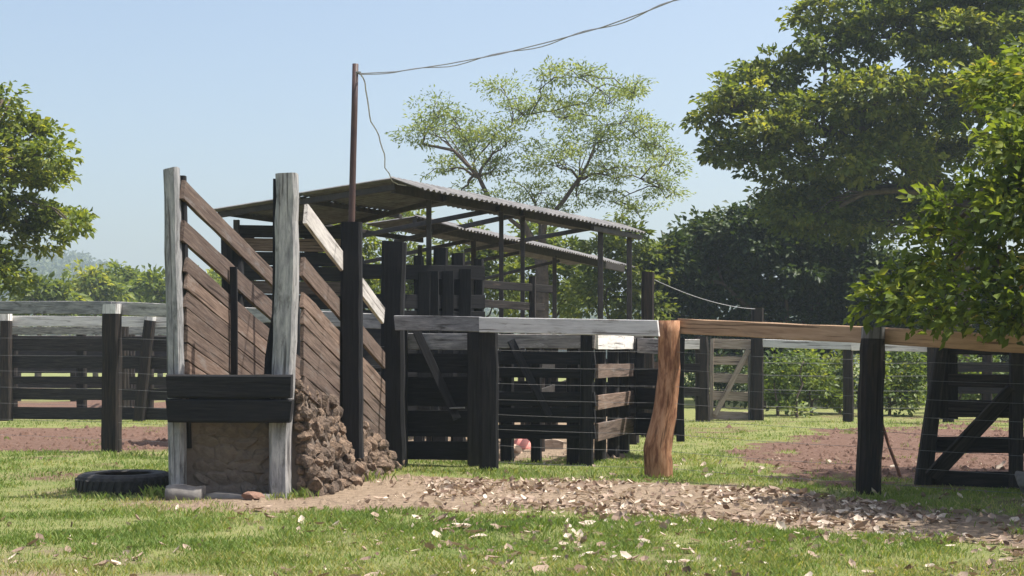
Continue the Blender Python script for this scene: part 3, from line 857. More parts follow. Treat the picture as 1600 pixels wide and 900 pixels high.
rk = put('broken_brick', stone_mesh('broken_brick', 31, 'brick_red', 2, .2), None, at(396, 777, 14.85), (.1, .1, .3), (.27, .17, .12))
tag(rk, 'reddish broken brick lump lying at the foot of the ramp', 'brick')

# ------------------------------------------------------------------ steel pole and cables
pb, pt = at(541, 668, 17.55), at(555.5, 100, 17.55)
pb.z = .45
tpole = thing('utility_pole', 'slim dark red pole rising beside the loading ramp', 'pole', pb)
g = loft([pb, pt], [(.088, .088), (.072, .072)], (1, 0, 0), cham=.25, jit=.001, seg=8)
part('shaft', g, 'pole_paint', tpole, True)
part('bracket', tube([at(553, 113, 17.55), at(563, 114, 17.5)], .02, 6), 'wire_steel', tpole)
tcab = thing('overhead_cable', 'twisted grey overhead cable rising from pole to upper right', 'cable', at(562, 115, 17.5))
cpts = [(562, 115, 17.5), (620, 112, 16.9), (700, 100, 16.2), (780, 85, 15.5), (860, 65, 14.8), (940, 43, 14.1), (1010, 18, 13.5), (1075, -8, 13.0), (1180, -60, 12.3), (1320, -140, 11.5), (1560, -300, 10.4)]
def dense(pp, n=6):
    out = []
    for i in range(len(pp) - 1):
        for k in range(n):
            f = k / n; out.append(tuple(pp[i][j] * (1 - f) + pp[i + 1][j] * f for j in range(3)))
    return out + [pp[-1]]
dp = dense(cpts)
part('strand', tube([at(*q) for q in dp], .0065, 5), 'cable_grey', tcab)
part('strand', tube([at(q[0], q[1] + 1.5 + 3.2 * math.sin(i * .62) * min(1, i / 12), q[2] + .02) for i, q in enumerate(dp)], .006, 5), 'cable_grey', tcab)
tdrop = thing('drop_cable', 'pale thin cable dangling from the pole to the roof peak', 'cable', at(564, 116, 17.5))
dpt = [(564, 117, 17.5), (571, 130, 17.9), (574, 160, 18.4), (580, 190, 19), (592, 212, 19.8), (600, 240, 20.6), (602, 262, 21.6), (608, 272, 22.4), (614, 284, 22.9), (622, 288, 22.95), (634, 290, 22.95)]
part('strand', tube([at(q[0] + .8 * math.sin(i * 1.3), q[1], q[2]) for i, q in enumerate(dense(dpt, 3))], .009, 5), 'cable_pale', tdrop)

# ------------------------------------------------------------------ open shed roofs
def sheet(P0, dirx, lenx, diry, leny, pitch=.177, amp=.022, th=.008):
    """corrugated sheet: waves vary along dirx, run along diry"""
    nxs = int(lenx / pitch * 6) + 1
    dirx = Vector(dirx).normalized(); dv = Vector(diry)
    nrm = dirx.cross(dv).normalized()
    if nrm.z < 0: nrm = -nrm
    V, F, LC = [], [], []
    ny_ = 3
    for s_ in (0, 1):
        for j in range(ny_ + 1):
            for i in range(nxs + 1):
                x = lenx * i / nxs
                V.append(Vector(P0) + dirx * x + dv.normalized() * leny * j / ny_ + nrm * (amp * math.sin(2 * math.pi * x / pitch) - th * s_))
                LC.append((x, leny * j / ny_, s_))
    W = nxs + 1; H = W * (ny_ + 1)
    for j in range(ny_):
        for i in range(nxs):
            a_ = j * W + i
            F.append((a_, a_ + 1, a_ + W + 1, a_ + W)); F.append((H + a_, H + a_ + W, H + a_ + W + 1, H + a_ + 1))
    for i in range(nxs):
        for a_ in (i, ny_ * W + i): F.append((a_, a_ + 1, H + a_ + 1, H + a_))
    for j in range(ny_):
        for a_ in (j * W, j * W + nxs): F.append((a_, a_ + W, H + a_ + W, H + a_))
    return dict(V=V, F=F, lc=LC)

A, B = at(618, 281, 23.0), at(1000, 358.5, 31.95)
B.z = A.z
dr = (B - A); RL = dr.length - 1.05; dr.normalize()
nl = Vector((-.880, .474, -.075)); nl = (nl - dr * nl.dot(dr)).normalized()
nf_ = Vector((.88, -.474, 0)); nf_ = (nf_ - dr * nf_.dot(dr)).normalized(); nf_.z = -.36; nf_.normalize()
shed = thing('open_shed', 'open shed with low corrugated roof on thin posts behind the ramp', 'shed', (A.x, A.y, 0), 'corrugated shed roofs')
shed_h = A.z
def rf(s, t, dz=0): return A + dr * s + nl * t + UP * dz
# sheets of the covered bay: two rows, each sheet its own piece
s = -.15; k = 0
while s < RL:
    w = min(1.06, RL - s)
    full = 3.75 if s < 2.9 else 0
    if full:
        part('roof_sheet', sheet(rf(s, -.05, random.uniform(-.008, .008)), dr, w - .01, nl, 2.0), 'roof_sheet', shed)
        part('roof_sheet', sheet(rf(s, 1.88, -.035 + random.uniform(-.008, .008)), dr, w - .01, nl, 1.95), 'roof_sheet', shed)
    else:
        part('roof_sheet', sheet(rf(s, -.05, random.uniform(-.01, .01)), dr, w - .01, nl, .95), 'roof_sheet', shed)
    # front slope, short
    part('roof_sheet', sheet(A + dr * s + UP * (.03 + random.uniform(-.006, .006)), dr, w - .01, nf_, .62), 'roof_sheet', shed)
    s += 1.06; k += 1
def bar(p0, p1, w, h, mat='steel_dark', name='rafter', parent=shed):
    v = Vector(p1) - Vector(p0)
    sd_ = (1, 0, 0) if abs(v.z) > v.length * .95 else UP
    return part(name, loft([p0, p1], [(w, h)], sd_, cham=.08, jit=.001, seg=2), mat, parent)
bar(rf(0, 0, -.12), rf(0, 3.7, -.12), .10, .06)
for s0_, s1_ in ((1.5, 3.1), (3.42, 4.35), (4.35, 5.74), (7.6, 8.7)):
    bar(rf(s0_, -.1, -.16), rf(s1_, 3.75, -.16), .09, .06)
bar(rf(0, .05, -.13), rf(RL, .05, -.13), .16, .07, name='ridge_beam')
bar(rf(.1, 3.6, -.09), rf(6.6, 3.6, -.09), .10, .06, name='purlin')
bar(rf(.1, 1.9, -.09), rf(3.1, 1.9, -.09), .08, .06, name='purlin')
bar(A + dr * 6.6 + nf_ * .5 + UP * -.1, A + dr * RL + nf_ * .5 + UP * -.1, .10, .06, name='purlin')
for s_, t_, w in ((3.6, 0, .085), (4.45, 0, .085), (7.25, -.35, .11), (8.75, -.35, .11), (6.5, 3.6, .10), (.3, 3.55, .10), (1.2, .1, .09)):
    p = rf(s_, t_, -.2)
    bar(Vector((p.x, p.y, -.1)), p, w, w, name='post')

A2, B2 = at(648, 338, 28.0), at(974, 412, 42.0)
B2.z = A2.z
shed2 = thing('open_shed', 'second narrow corrugated roof standing lower behind the first shed', 'shed', (A2.x, A2.y, 0), 'corrugated shed roofs')
d2 = (B2 - A2); R2 = d2.length - 1.9; d2.normalize()
n2 = Vector((-d2.y, d2.x, 0)); n2.z = -.10; n2.normalize()
f2 = Vector((d2.y, -d2.x, 0)); f2.z = -.30; f2.normalize()
s = 0
while s < R2:
    w = min(1.06, R2 - s)
    part('roof_sheet', sheet(A2 + d2 * s + UP * random.uniform(-.01, .01), d2, w - .01, n2, 1.1), 'roof_sheet', shed2)
    part('roof_sheet', sheet(A2 + d2 * s + UP * (.03 + random.uniform(-.01, .01)), d2, w - .01, f2, .95), 'roof_sheet', shed2)
    s += 1.06
bar(A2 + UP * -.15, B2 + UP * -.15, .2, .08, name='ridge_beam', parent=shed2)
for s_, w in ((3.1, .11), (8.6, .11), (12.6, .11)):
    p = A2 + d2 * s_ + UP * -.2
    bar(Vector((p.x, p.y, -.1)), p, w, w, name='post', parent=shed2)
bar(A2 + d2 * 2.9 + UP * -.25, A2 + d2 * 2.9 + n2 * 3.2 + UP * -.45, .08, .06, parent=shed2)
bar(A2 + d2 * 9.0 + UP * -.3, A2 + d2 * 9.0 + n2 * 3.0 + UP * -.6, .08, .06, parent=shed2)
bar(A2 + d2 * 6.0 + UP * -.3, A2 + d2 * 6.0 + n2 * 3.2 + UP * -.5, .08, .06, parent=shed2)

# ------------------------------------------------------------------ tyre and small things
def tyre(center, R, Wd):
    t = thing('tyre', 'worn black truck tyre lying flat on the grass left of ramp', 'tyre', (center.x, center.y, 0))
    prof = [(.60, .06), (.62, .0), (.86, -.02), (.97, .10), (1.0, .25), (1.0, .75), (.97, .90), (.86, 1.02), (.62, 1.0), (.60, .94), (.66, .85), (.80, .5), (.66, .15)]
    V, F = [], []
    n_ = 72
    for i in range(n_):
        a_ = 2 * math.pi * i / n_
        for k, (r, z) in enumerate(prof):
            rr_ = r * R - (.016 if (i % 3 == 0 and k in (3, 4, 5, 6)) else 0)
            V.append((center.x + rr_ * math.cos(a_), center.y + rr_ * math.sin(a_), .0 + z * Wd + center.z))
    m_ = len(prof)
    for i in range(n_):
        for k in range(m_):
            F.append((i * m_ + k, ((i + 1) % n_) * m_ + k, ((i + 1) % n_) * m_ + (k + 1) % m_, i * m_ + (k + 1) % m_))
    carc = part('carcass', dict(V=V, F=F), 'tyre_rubber', t)
    # tread lugs
    for i in range(40):
        a_ = 2 * math.pi * i / 40
        c_ = Vector((center.x + R * .997 * math.cos(a_), center.y + R * .997 * math.sin(a_), Wd * .5 + center.z))
        tang = Vector((-math.sin(a_), math.cos(a_), 0))
        part('tread_lug', loft([c_ - UP * Wd * .27 - tang * .02, c_ + UP * Wd * .27 + tang * .02], [(.045, .03)], tang, cham=.1, jit=.001, seg=1), 'tyre_rubber', carc)
tyre(Vector((at(195, 770, 16.0).x, 16.0, -.035)), .53, .235)

def lathe(profile, c, n_=20):
    V, F = [], []
    for r, z in profile:
        for i in range(n_):
            a_ = 2 * math.pi * i / n_; V.append((c.x + r * math.cos(a_), c.y + r * math.sin(a_), c.z + z))
    for k in range(len(profile) - 1):
        for i in range(n_):
            F.append((k * n_ + i, k * n_ + (i + 1) % n_, (k + 1) * n_ + (i + 1) % n_, (k + 1) * n_ + i))
    F.append(tuple((len(profile) - 1) * n_ + i for i in range(n_)))
    return dict(V=V, F=F)
cpk = at(815, 701, 23.4); cpk.z = .0
tpk = thing('basin', 'small pink upturned basin on the corral floor', 'basin', cpk)
bowl = part('bowl', lathe([(.17, .02), (.165, .06), (.13, .13), (.08, .17), (.03, .185)], cpk), 'pink_plastic', tpk, True)
part('rim', lathe([(.165, .0), (.19, .0), (.19, .03), (.165, .035)], cpk), 'pink_plastic', bowl)
o = put('rounded_stone', stone_mesh('rounded_stone', 52, 'tan_stone', 2, .05), None, Vector((at(803, 712, 22.2).x, 22.2, .05)), (0, 0, .4), (.34, .26, .2))
tag(o, 'pale tan rounded stone lying before the pink basin', 'stone')
tb = thing('loose_board', 'broken pale board propped on the corral floor', 'board', (at(862, 700, 23.2).x, 23.2, 0))
part('face', loft([at(843, 697, 23.2), at(880, 698, 23.2)], [(.2, .04)], UP, jit=.02, seg=4), 'pale_wood', tb)
part('support', loft([at(838, 708, 23.5), at(905, 711, 23.3)], [(.1, .1)], UP, jit=.01), 'pale_wood', tb)
o = put('boulder', stone_mesh('boulder', 77, 'rock_grey', 3, .1), None, Vector((at(1603, 755, 15.6).x, 15.6, .1)), (0, 0, .4), (.3, .3, .42))
tag(o, 'grey boulder cut off by the right edge of the picture', 'boulder')
#@@TREES
# ------------------------------------------------------------------ trees
def crown_leaves(C, ncl_dir, per, clr, L, W, flat=.5, droop=.35, cv=None):
    """leaves scattered round cluster centres"""
    n_ = len(C) * per
    c = np.repeat(C, per, 0); od = np.repeat(ncl_dir, per, 0)
    r = rng.normal(0, 1, (n_, 3)); r = unit(r) * (rng.random((n_, 1)) ** .45) * clr * np.repeat(rng.uniform(.6, 1.25, (len(C), 1)), per, 0)
    r[:, 2] *= flat
    P = c + r
    d = unit(r * np.array([1, 1, .6]) / clr + od * .5 + rng.normal(0, .45, (n_, 3))); d[:, 2] -= droop * rng.random(n_); d = unit(d)
    N = np.stack([rng.normal(.1, .75, n_), rng.normal(-.15, .75, n_), np.ones(n_)], 1)
    N = unit(N - d * (N * d).sum(1, keepdims=True))
    s = rng.uniform(.6, 1.2, n_)
    cvals = np.repeat(cv if cv is not None else rng.normal(.45, .16, len(C)), per)
    lv = np.clip(cvals + rng.normal(0, .17, n_), 0, .95)
    lv = np.where(rng.random(n_) < .0012, 1.0, lv)
    return P, d, N, L * s, W * s, lv

def limb(p0, p1, r0, r1, n=5, wob=.09):
    p0, p1 = Vector(p0), Vector(p1)
    ln = (p1 - p0).length
    pts = []
    for i in range(n + 1):
        f = i / n
        p = p0.lerp(p1, f) + UP * ln * .10 * math.sin(math.pi * f)
        if 0 < i < n: p += Vector((random.uniform(-1, 1), random.uniform(-1, 1), random.uniform(-1, 1))) * ln * wob * .5
        pts.append(p)
    return tube(pts, [r0 + (r1 - r0) * i / n for i in range(n + 1)], 6, .08), pts

def tree(name, label, cat, base, lobes, per, clr, L, W, mat, density, trunk_r, fork=None, bark='bark', group=None, flat=.5, droop=.35, shell=(.55, 1.05), twig=.02, underside=-.75, leaves_as_parts=0, trunk=True, twigs=True, limbs=None, topfn=None):
    """lobes: (x,y,z,rx,ry,rz). density: clusters per square metre of lobe silhouette"""
    base = Vector(base)
    t = thing(name, label, cat, base, group)
    Cs, Ds, LI, CV = [], [], [], []
    for li, (x, y, z, rx, ry, rz) in enumerate(lobes):
        k = max(4, int(density * math.pi * max(rx, ry) * rz * 1.6))
        u = unit(rng.normal(0, 1, (k, 3)))
        u[:, 2] = np.where(u[:, 2] < underside, -u[:, 2] * .5, u[:, 2])
        rad = rng.uniform(shell[0], shell[1], (k, 1))
        Cs.append(np.array([x, y, z]) + u * rad * np.array([rx, ry, rz])); Ds.append(u); LI += [li] * k
        CV.append(rng.normal(.42, .13, k) + rng.normal(0, .08) + np.clip(u[:, 2], -1, 1) * .0)
    C = np.concatenate(Cs); Dn = np.concatenate(Ds); CV = np.concatenate(CV)
    ok = C[:, 2] > .12
    C, Dn, CV = C[ok], Dn[ok], CV[ok]; LI = np.array(LI)[ok]
    P, d, N, LL, WW, lv = crown_leaves(C, Dn, per, clr, L, W, flat, droop, CV)
    ok = P[:, 2] > .06
    P, d, N, LL, WW, lv = P[ok], d[ok], N[ok], LL[ok], WW[ok], lv[ok]
    if leaves_as_parts:
        px = 800 + FP * P[:, 0] / P[:, 1]; py = HZ - FP * (P[:, 2] - EYE) / P[:, 1]
        inf = (px > 5) & (px < 1595) & (py > 5) & (py < 895)
        score = np.where(inf, LL / P[:, 1], 0)
        idx = np.argsort(-score)[:leaves_as_parts]
        # shared leaf meshes
        lm = []
        for q in range(5):
            w_ = .42 + .03 * q
            Vv = [(0, 0, 0), (.28, -w_ * .36, .05), (.28, 0, 0), (.28, w_ * .36, .05), (.65, -w_ * .5, .05), (.65, 0, -.02), (.65, w_ * .5, .05), (1, 0, -.1 - .03 * q)]
            Ff = [(0, 1, 2), (0, 2, 3), (1, 4, 5, 2), (2, 5, 6, 3), (4, 7, 5), (5, 7, 6)]
            me_ = raw_mesh('leaf', Vv, Ff); me_.materials.append(MATS[mat])
            a_ = me_.attributes.new('lv', 'FLOAT', 'POINT'); a_.data.foreach_set('value', [(.2, .4, .55, .75, .9)[q]] * 8)
            lm.append(me_)
        for i in idx:
            X = Vector(d[i]); Zv = Vector(N[i]); Yv = Zv.cross(X)
            M = Matrix((X, Yv, Zv)).transposed().to_4x4()
            o = bpy.data.objects.new('leaf', lm[min(4, int(lv[i] * 5))]); COL.objects.link(o); o.parent = t
            M.translation = Vector(P[i]) - base
            o.matrix_local = M @ Matrix.Scale(float(LL[i]), 4)
        keep = np.ones(len(P), bool); keep[idx] = False
        P, d, N, LL, WW, lv = P[keep], d[keep], N[keep], LL[keep], WW[keep], lv[keep]
    Vq, Fq_ = leaf_quads(P - np.array(base), d, N, LL, WW)
    me = fast_mesh('crown', Vq, Fq_)
    print('crown', label, len(P))
    lv_attr(me, lv)
    cr = link('crown', me, t, (mat,))
    if leaves_as_parts: cr['kind'] = 'stuff'
    if trunk:
        geos = []
        fork = Vector(fork) if fork is not None else base + UP * (min(l[2] for l in lobes) * .6)
        g_, pts_ = limb(base - UP * .2, fork, trunk_r, trunk_r * .75, 5, .03)
        part('trunk', g_, bark, t, True)
        hubs = []
        for li, lb in enumerate(lobes):
            src = fork
            tgt = Vector(lb[:3]) - UP * lb[5] * .25
            # start from a nearer hub when one lies on the way
            best = (tgt - fork).length; rr0 = trunk_r * .36
            for hpos, hr in hubs:
                if (tgt - hpos).length < best * .62 and hpos.z < tgt.z + .8:
                    best = (tgt - hpos).length; src = hpos; rr0 = hr * .85
            g_, pts_ = limb(src, tgt, max(rr0, .03), max(rr0 * .3, .015), 5, .12)
            geos.append(g_); hubs.append((pts_[3], max(rr0 * .6, .025))); hubs.append((pts_[5], max(rr0 * .4, .02)))
            if twigs:
                sel = np.where(LI == li)[0]
                for q in sel[::5]:
                    g2, _ = limb(pts_[random.choice((3, 4, 5))], C[q], max(rr0 * .22, twig), twig * .5, 3, .16); geos.append(g2)
        part('limbs', join(geos), bark, t, True)
    return t

def plobe(px, py, D, rpx, rpy, depth=1.0):
    p = at(px, py, D); k = D / FP
    return (p.x, p.y, p.z, rpx * k, max(rpx, rpy) * k * depth, rpy * k)

# big dark broadleaf tree on the right
D = 47.0
big = [(1150, 155, 62, 42, 0), (1118, 185, 38, 26, .5), (1135, 235, 48, 28, 0), (1205, 125, 62, 42, .8), (1190, 250, 58, 30, -.5), (1265, 190, 70, 48, -1), (1240, 285, 62, 34, 1),
       (1280, 20, 48, 30, 1), (1310, 75, 70, 42, 0), (1400, 45, 95, 55, 0), (1500, 70, 95, 55, -1), (1590, 60, 90, 65, 0), (1450, -40, 150, 60, 1), (1600, -60, 150, 70, 0),
       (1350, 150, 80, 50, -1.5), (1440, 150, 80, 45, -2), (1540, 170, 85, 50, -2), (1640, 190, 90, 70, -1), (1310, 250, 70, 42, -1), (1400, 250, 75, 42, -1), (1210, 205, 60, 34, -1), (1240, 330, 60, 34, 0), (1340, 200, 60, 40, 2), (1430, 215, 70, 40, 3), (1490, 245, 70, 36, 3), (1330, 300, 70, 36, 3), (1430, 300, 70, 36, 3), (1510, 15, 90, 40, 0), (1560, 120, 80, 40, 1),
       (1290, 340, 85, 45, 1.5), (1380, 345, 85, 50, 2), (1480, 330, 85, 48, 2), (1580, 330, 95, 60, 1), (1690, 320, 110, 90, 0), (1720, 120, 120, 110, 0)]
lob = [plobe(x, y, D + dz, rx, ry, .9) for x, y, rx, ry, dz in big]
tree('broadleaf_tree', 'huge dark spreading tree filling the upper right sky', 'tree', (at(1500, 600, 47.5).x, 47.5, 0), lob, 34, .46, .25, .14, 'leaf_dark', 7.6, .48, fork=at(1497, 330, 47.5), flat=.42, group='trees around the corral', shell=(.45, 1.08))
D = 55
dk = [(1045, 405, 38, 34), (1032, 450, 36, 44), (1100, 375, 40, 30), (1205, 345, 55, 34), (1150, 362, 50, 34), (1245, 330, 55, 40), (1300, 350, 70, 45), (1075, 430, 55, 55), (1120, 390, 60, 45), (1180, 380, 70, 50), (1060, 480, 60, 50), (1140, 460, 80, 55), (1235, 420, 80, 60), (1310, 430, 80, 60), (1230, 500, 90, 55), (1390, 450, 90, 60), (1480, 450, 90, 60), (1340, 520, 110, 50), (1480, 530, 110, 50), (1100, 540, 90, 45), (1200, 575, 110, 45), (1580, 470, 100, 70), (1590, 560, 100, 60)]
lob = [plobe(x, y, D + (i % 3) * .8, rx, ry, .9) for i, (x, y, rx, ry) in enumerate(dk)]
b_ = at(1230, 631, D); b_.z = 0
tree('evergreen_tree', 'low dense blackish tree behind the small pale gate', 'tree', b_, lob, 34, .60, .30, .18, 'leaf_deep', 7.0, .35, fork=(b_.x, b_.y, 2.0), flat=.6, group='trees around the corral', twigs=False)

# feathery tree in the middle
D = 52
mid = [(660, 215, 42, 40), (690, 175, 40, 28), (735, 230, 45, 45), (720, 195, 40, 30), (790, 215, 50, 40), (770, 265, 45, 35), (830, 170, 50, 32), (790, 140, 38, 24), (860, 120, 42, 26), (905, 115, 40, 24),
       (880, 175, 55, 38), (950, 155, 55, 35), (990, 140, 30, 24), (930, 215, 60, 42), (990, 200, 48, 38), (1020, 235, 42, 38), (870, 250, 60, 40), (960, 270, 55, 36), (1030, 285, 38, 30), (830, 300, 50, 28), (1045, 250, 26, 26), (690, 260, 38, 24), (900, 300, 45, 26), (720, 300, 30, 18), (770, 312, 34, 18), (860, 325, 40, 18), (960, 312, 40, 18), (1040, 305, 30, 18), (1000, 335, 36, 20)]
lob = [plobe(x, y, D + (i % 4 - 1.5) * .7, rx, ry, .9) for i, (x, y, rx, ry) in enumerate(mid)]
b_ = at(850, 623, D); b_.z = 0
tree('feathery_tree', 'tall airy pale green feathery tree rising behind the shed roof', 'tree', b_, lob, 40, .56, .16, .06, 'leaf_airy', 5.0, .36, fork=at(845, 400, D), bark='bark', flat=.45, droop=.2, group='trees around the corral', shell=(.2, 1.1), twig=.022)

# left broadleaf tree cut by the frame
D = 38
lf = [(4, 152, 22, 16), (-30, 190, 70, 45), (40, 215, 50, 32), (80, 240, 38, 26), (20, 265, 55, 35), (75, 280, 38, 24), (-40, 280, 80, 60), (40, 330, 48, 30), (95, 345, 44, 24), (118, 352, 26, 15), (0, 350, 50, 36), (60, 375, 44, 24), (-20, 410, 45, 36), (10, 430, 28, 30), (-100, 220, 90, 80), (-120, 350, 100, 90), (-70, 150, 60, 36)]
lob = [plobe(x, y, D + (i % 3 - 1) * .6, rx, ry, .9) for i, (x, y, rx, ry) in enumerate(lf)]
b_ = at(-70, 647, D); b_.z = 0
tree('broadleaf_tree', 'yellow green leafy tree cut by the left edge above the corral', 'tree', b_, lob, 30, .40, .21, .12, 'leaf_left', 9.5, .32, fork=at(-65, 460, D), flat=.45, group='trees around the corral')

# near tree at the right edge: big single leaves
nl_ = [(1590, 240, 13.8, 62, 50), (1565, 310, 14.2, 60, 38), (1500, 330, 14.6, 55, 30), (1455, 365, 14.9, 50, 26), (1560, 390, 13.9, 70, 42), (1480, 420, 14.4, 65, 34), (1425, 430, 14.8, 36, 24), (1395, 470, 14.8, 52, 26), (1365, 478, 14.9, 34, 20), (1460, 480, 14.1, 70, 30),
       (1550, 470, 13.6, 80, 40), (1600, 500, 13.2, 70, 35), (1650, 330, 13.6, 90, 90), (1680, 450, 13.2, 100, 70), (1620, 170, 14.2, 50, 40), (1510, 505, 13.6, 60, 16)]
lob = [plobe(x, y, d_, rx, ry, .9) for x, y, d_, rx, ry in nl_]
# the crown goes on outside the picture, over the yard, to the right
for q in ((7.6, 14.8, 4.3, 1.4, 1.6, 1.1), (8.6, 16.2, 5.0, 1.6, 1.6, 1.2), (8.9, 13.6, 4.0, 1.5, 1.5, 1.2), (7.4, 12.6, 3.6, 1.2, 1.2, .8), (9.5, 12.2, 4.4, 1.6, 1.6, 1.3), (9.6, 15, 6.2, 1.8, 1.8, 1.3), (7.6, 11.6, 3.4, 1.3, 1.1, .7), (7.2, 16.6, 4.0, 1.2, 1.2, .8), (7.0, 15.3, 3.3, 1.0, 1.0, .7), (7.1, 17.8, 4.6, 1.2, 1.2, .9), (8.4, 18, 4.2, 1.3, 1.3, 1.0), (6.6, 14.2, 3.1, .8, .8, .5), (6.5, 16.4, 4.4, .7, .9, .6), (6.6, 15.6, 3.9, .7, .8, .6), (6.3, 13.4, 3.0, .7, .7, .5), (6.5, 17.4, 4.9, .9, .9, .6), (5.8, 13.9, 3.7, .7, .8, .4), (6.4, 14.5, 3.8, .8, .8, .5), (5.85, 14.6, 4.2, .6, .8, .4), (6.1, 15.3, 4.65, .6, .8, .4), (5.5, 12.1, 3.0, .8, .6, .4), (6.2, 12.7, 3.3, .8, .6, .4)):
    lob.append(q)
tree('broadleaf_tree', 'near tree with large glossy leaves overhanging the beam at right', 'tree', (9.0, 14.6, 0), lob, 32, .28, .132, .072, 'leaf_near', 18.0, .22, fork=(8.8, 14.5, 2.6), flat=.6, group='trees around the corral', leaves_as_parts=300, twig=.010, droop=.25)

# trees behind the shed
bt = [(545, 400, 55, [(520, 385, 40, 35), (565, 375, 42, 35), (545, 430, 60, 45), (500, 430, 40, 45), (580, 450, 45, 50)], 'leaf_left', 'round mid green tree seen between the two black ramp posts'),
      (640, 440, 58, [(630, 410, 40, 30), (665, 430, 40, 34), (610, 450, 40, 34), (650, 480, 60, 40), (620, 345, 40, 24)], 'leaf_back', 'yellow green tree low behind the covered end of the shed'),
      (745, 430, 57, [(720, 420, 40, 34), (765, 410, 44, 38), (745, 460, 60, 44), (790, 450, 40, 40), (735, 380, 44, 26)], 'leaf_back', 'leafy tree behind the middle of the shed under roof'),
      (850, 430, 60, [(830, 420, 42, 40), (880, 400, 44, 40), (850, 470, 60, 44), (900, 450, 46, 44), (840, 370, 40, 26)], 'leaf_left', 'mid green tree behind the right half of the shed'),
      (960, 430, 54, [(940, 400, 40, 34), (985, 380, 40, 40), (1010, 420, 40, 40), (960, 450, 56, 44), (1000, 480, 46, 44), (925, 470, 40, 44)], 'leaf_back', 'bright yellow green tree at the right end of the shed')]
for px, py, D, ls, mt, lb in bt:
    b_ = at(px, 600, D); b_.z = 0
    tree('background_tree', lb, 'tree', b_, [plobe(x, y, D + (i % 3 - 1) * .7, rx, ry, .9) for i, (x, y, rx, ry) in enumerate(ls)], 26, .5, .28, .14, mt, 6.0, .16, group='trees behind the shed', flat=.5, twigs=False)

# bushes behind the white rail
bs = [(1215, 36.5, [(1210, 590, 34, 36), (1225, 620, 36, 30)], 'leaf_bush', 'bright bush just right of the small pale gate'),
      (1268, 37.2, [(1260, 585, 36, 34), (1280, 615, 38, 34)], 'leaf_bush', 'round bush left of the slim far post'),
      (1312, 38, [(1305, 575, 30, 30), (1312, 620, 30, 30)], 'leaf_back', 'dim bush directly behind the slim far post'),
      (1390, 36.6, [(1375, 590, 30, 30), (1412, 575, 38, 34), (1405, 622, 40, 30), (1432, 605, 28, 34)], 'leaf_bush', 'pale flowering looking bush between black post and shaded gate'),
      (1500, 38.5, [(1490, 600, 40, 40), (1540, 590, 44, 44), (1585, 600, 44, 44)], 'leaf_bush', 'shaded bushes glimpsed through the right edge gate')]
bs += [(1195, 42, [(1185, 600, 36, 40), (1225, 610, 40, 34)], 'leaf_deep', 'dark undergrowth bush behind the stout grey gate post'),
       (1290, 42.5, [(1275, 595, 44, 44), (1320, 605, 40, 38), (1250, 560, 26, 22)], 'leaf_deep', 'dark undergrowth bush filling the gap behind the slim far post'),
       (1390, 42, [(1370, 600, 44, 40), (1420, 595, 40, 44), (1450, 570, 28, 26)], 'leaf_deep', 'dark undergrowth bush behind the black post near right edge'),
       (1130, 43, [(1110, 600, 44, 40), (1150, 590, 36, 44)], 'leaf_deep', 'dark undergrowth bush seen through the small pale gate'),
       (1245, 35.6, [(1240, 640, 26, 14), (1256, 560, 16, 18)], 'leaf_bush', 'small straggly bush low under the white rail')]
for px, D, ls, mt, lb in bs:
    b_ = at(px, 600, D); b_.z = 0
    tree('bush', lb, 'bush', b_, [plobe(x, y, D + (i % 2) * .3, rx, ry, .9) for i, (x, y, rx, ry) in enumerate(ls)], 26, .30, .16, .095, mt, 11, .05, group='bushes behind the far fence', flat=.7, shell=(.35, 1.2), twigs=False)

# trees in the far field on the left
fl_ = [(150, 100, [(140, 440, 30, 24), (165, 455, 30, 24), (150, 480, 44, 26)], 'dark green round tree in the far field, middle of the left gap'),
       (205, 108, [(195, 440, 32, 24), (222, 450, 28, 24), (205, 480, 44, 26)], 'far green tree left of the tall whitened ramp post'),
       (250, 96, [(245, 445, 26, 22), (262, 460, 26, 24), (250, 485, 40, 26), (300, 455, 30, 28)], 'far tree touching the tall whitened ramp post'),
       (60, 80, [(50, 455, 36, 20), (90, 462, 34, 20), (70, 490, 50, 26)], 'yellowish low tree beneath the left edge tree'),
       (355, 110, [(330, 455, 30, 26), (365, 465, 34, 26), (350, 490, 50, 30)], 'far tree seen through the open rails of the ramp')]
for px, D, ls, lb in fl_:
    b_ = at(px, 590, D); b_.z = 0
    tree('field_tree', lb, 'tree', b_, [plobe(x, y, D + (i % 3 - 1), rx, ry, .9) for i, (x, y, rx, ry) in enumerate(ls)], 26, .8, .5, .28, 'leaf_back' if px in (60,) else 'leaf_left', 3.0, .2, group='trees in the far field', flat=.6, twigs=False)

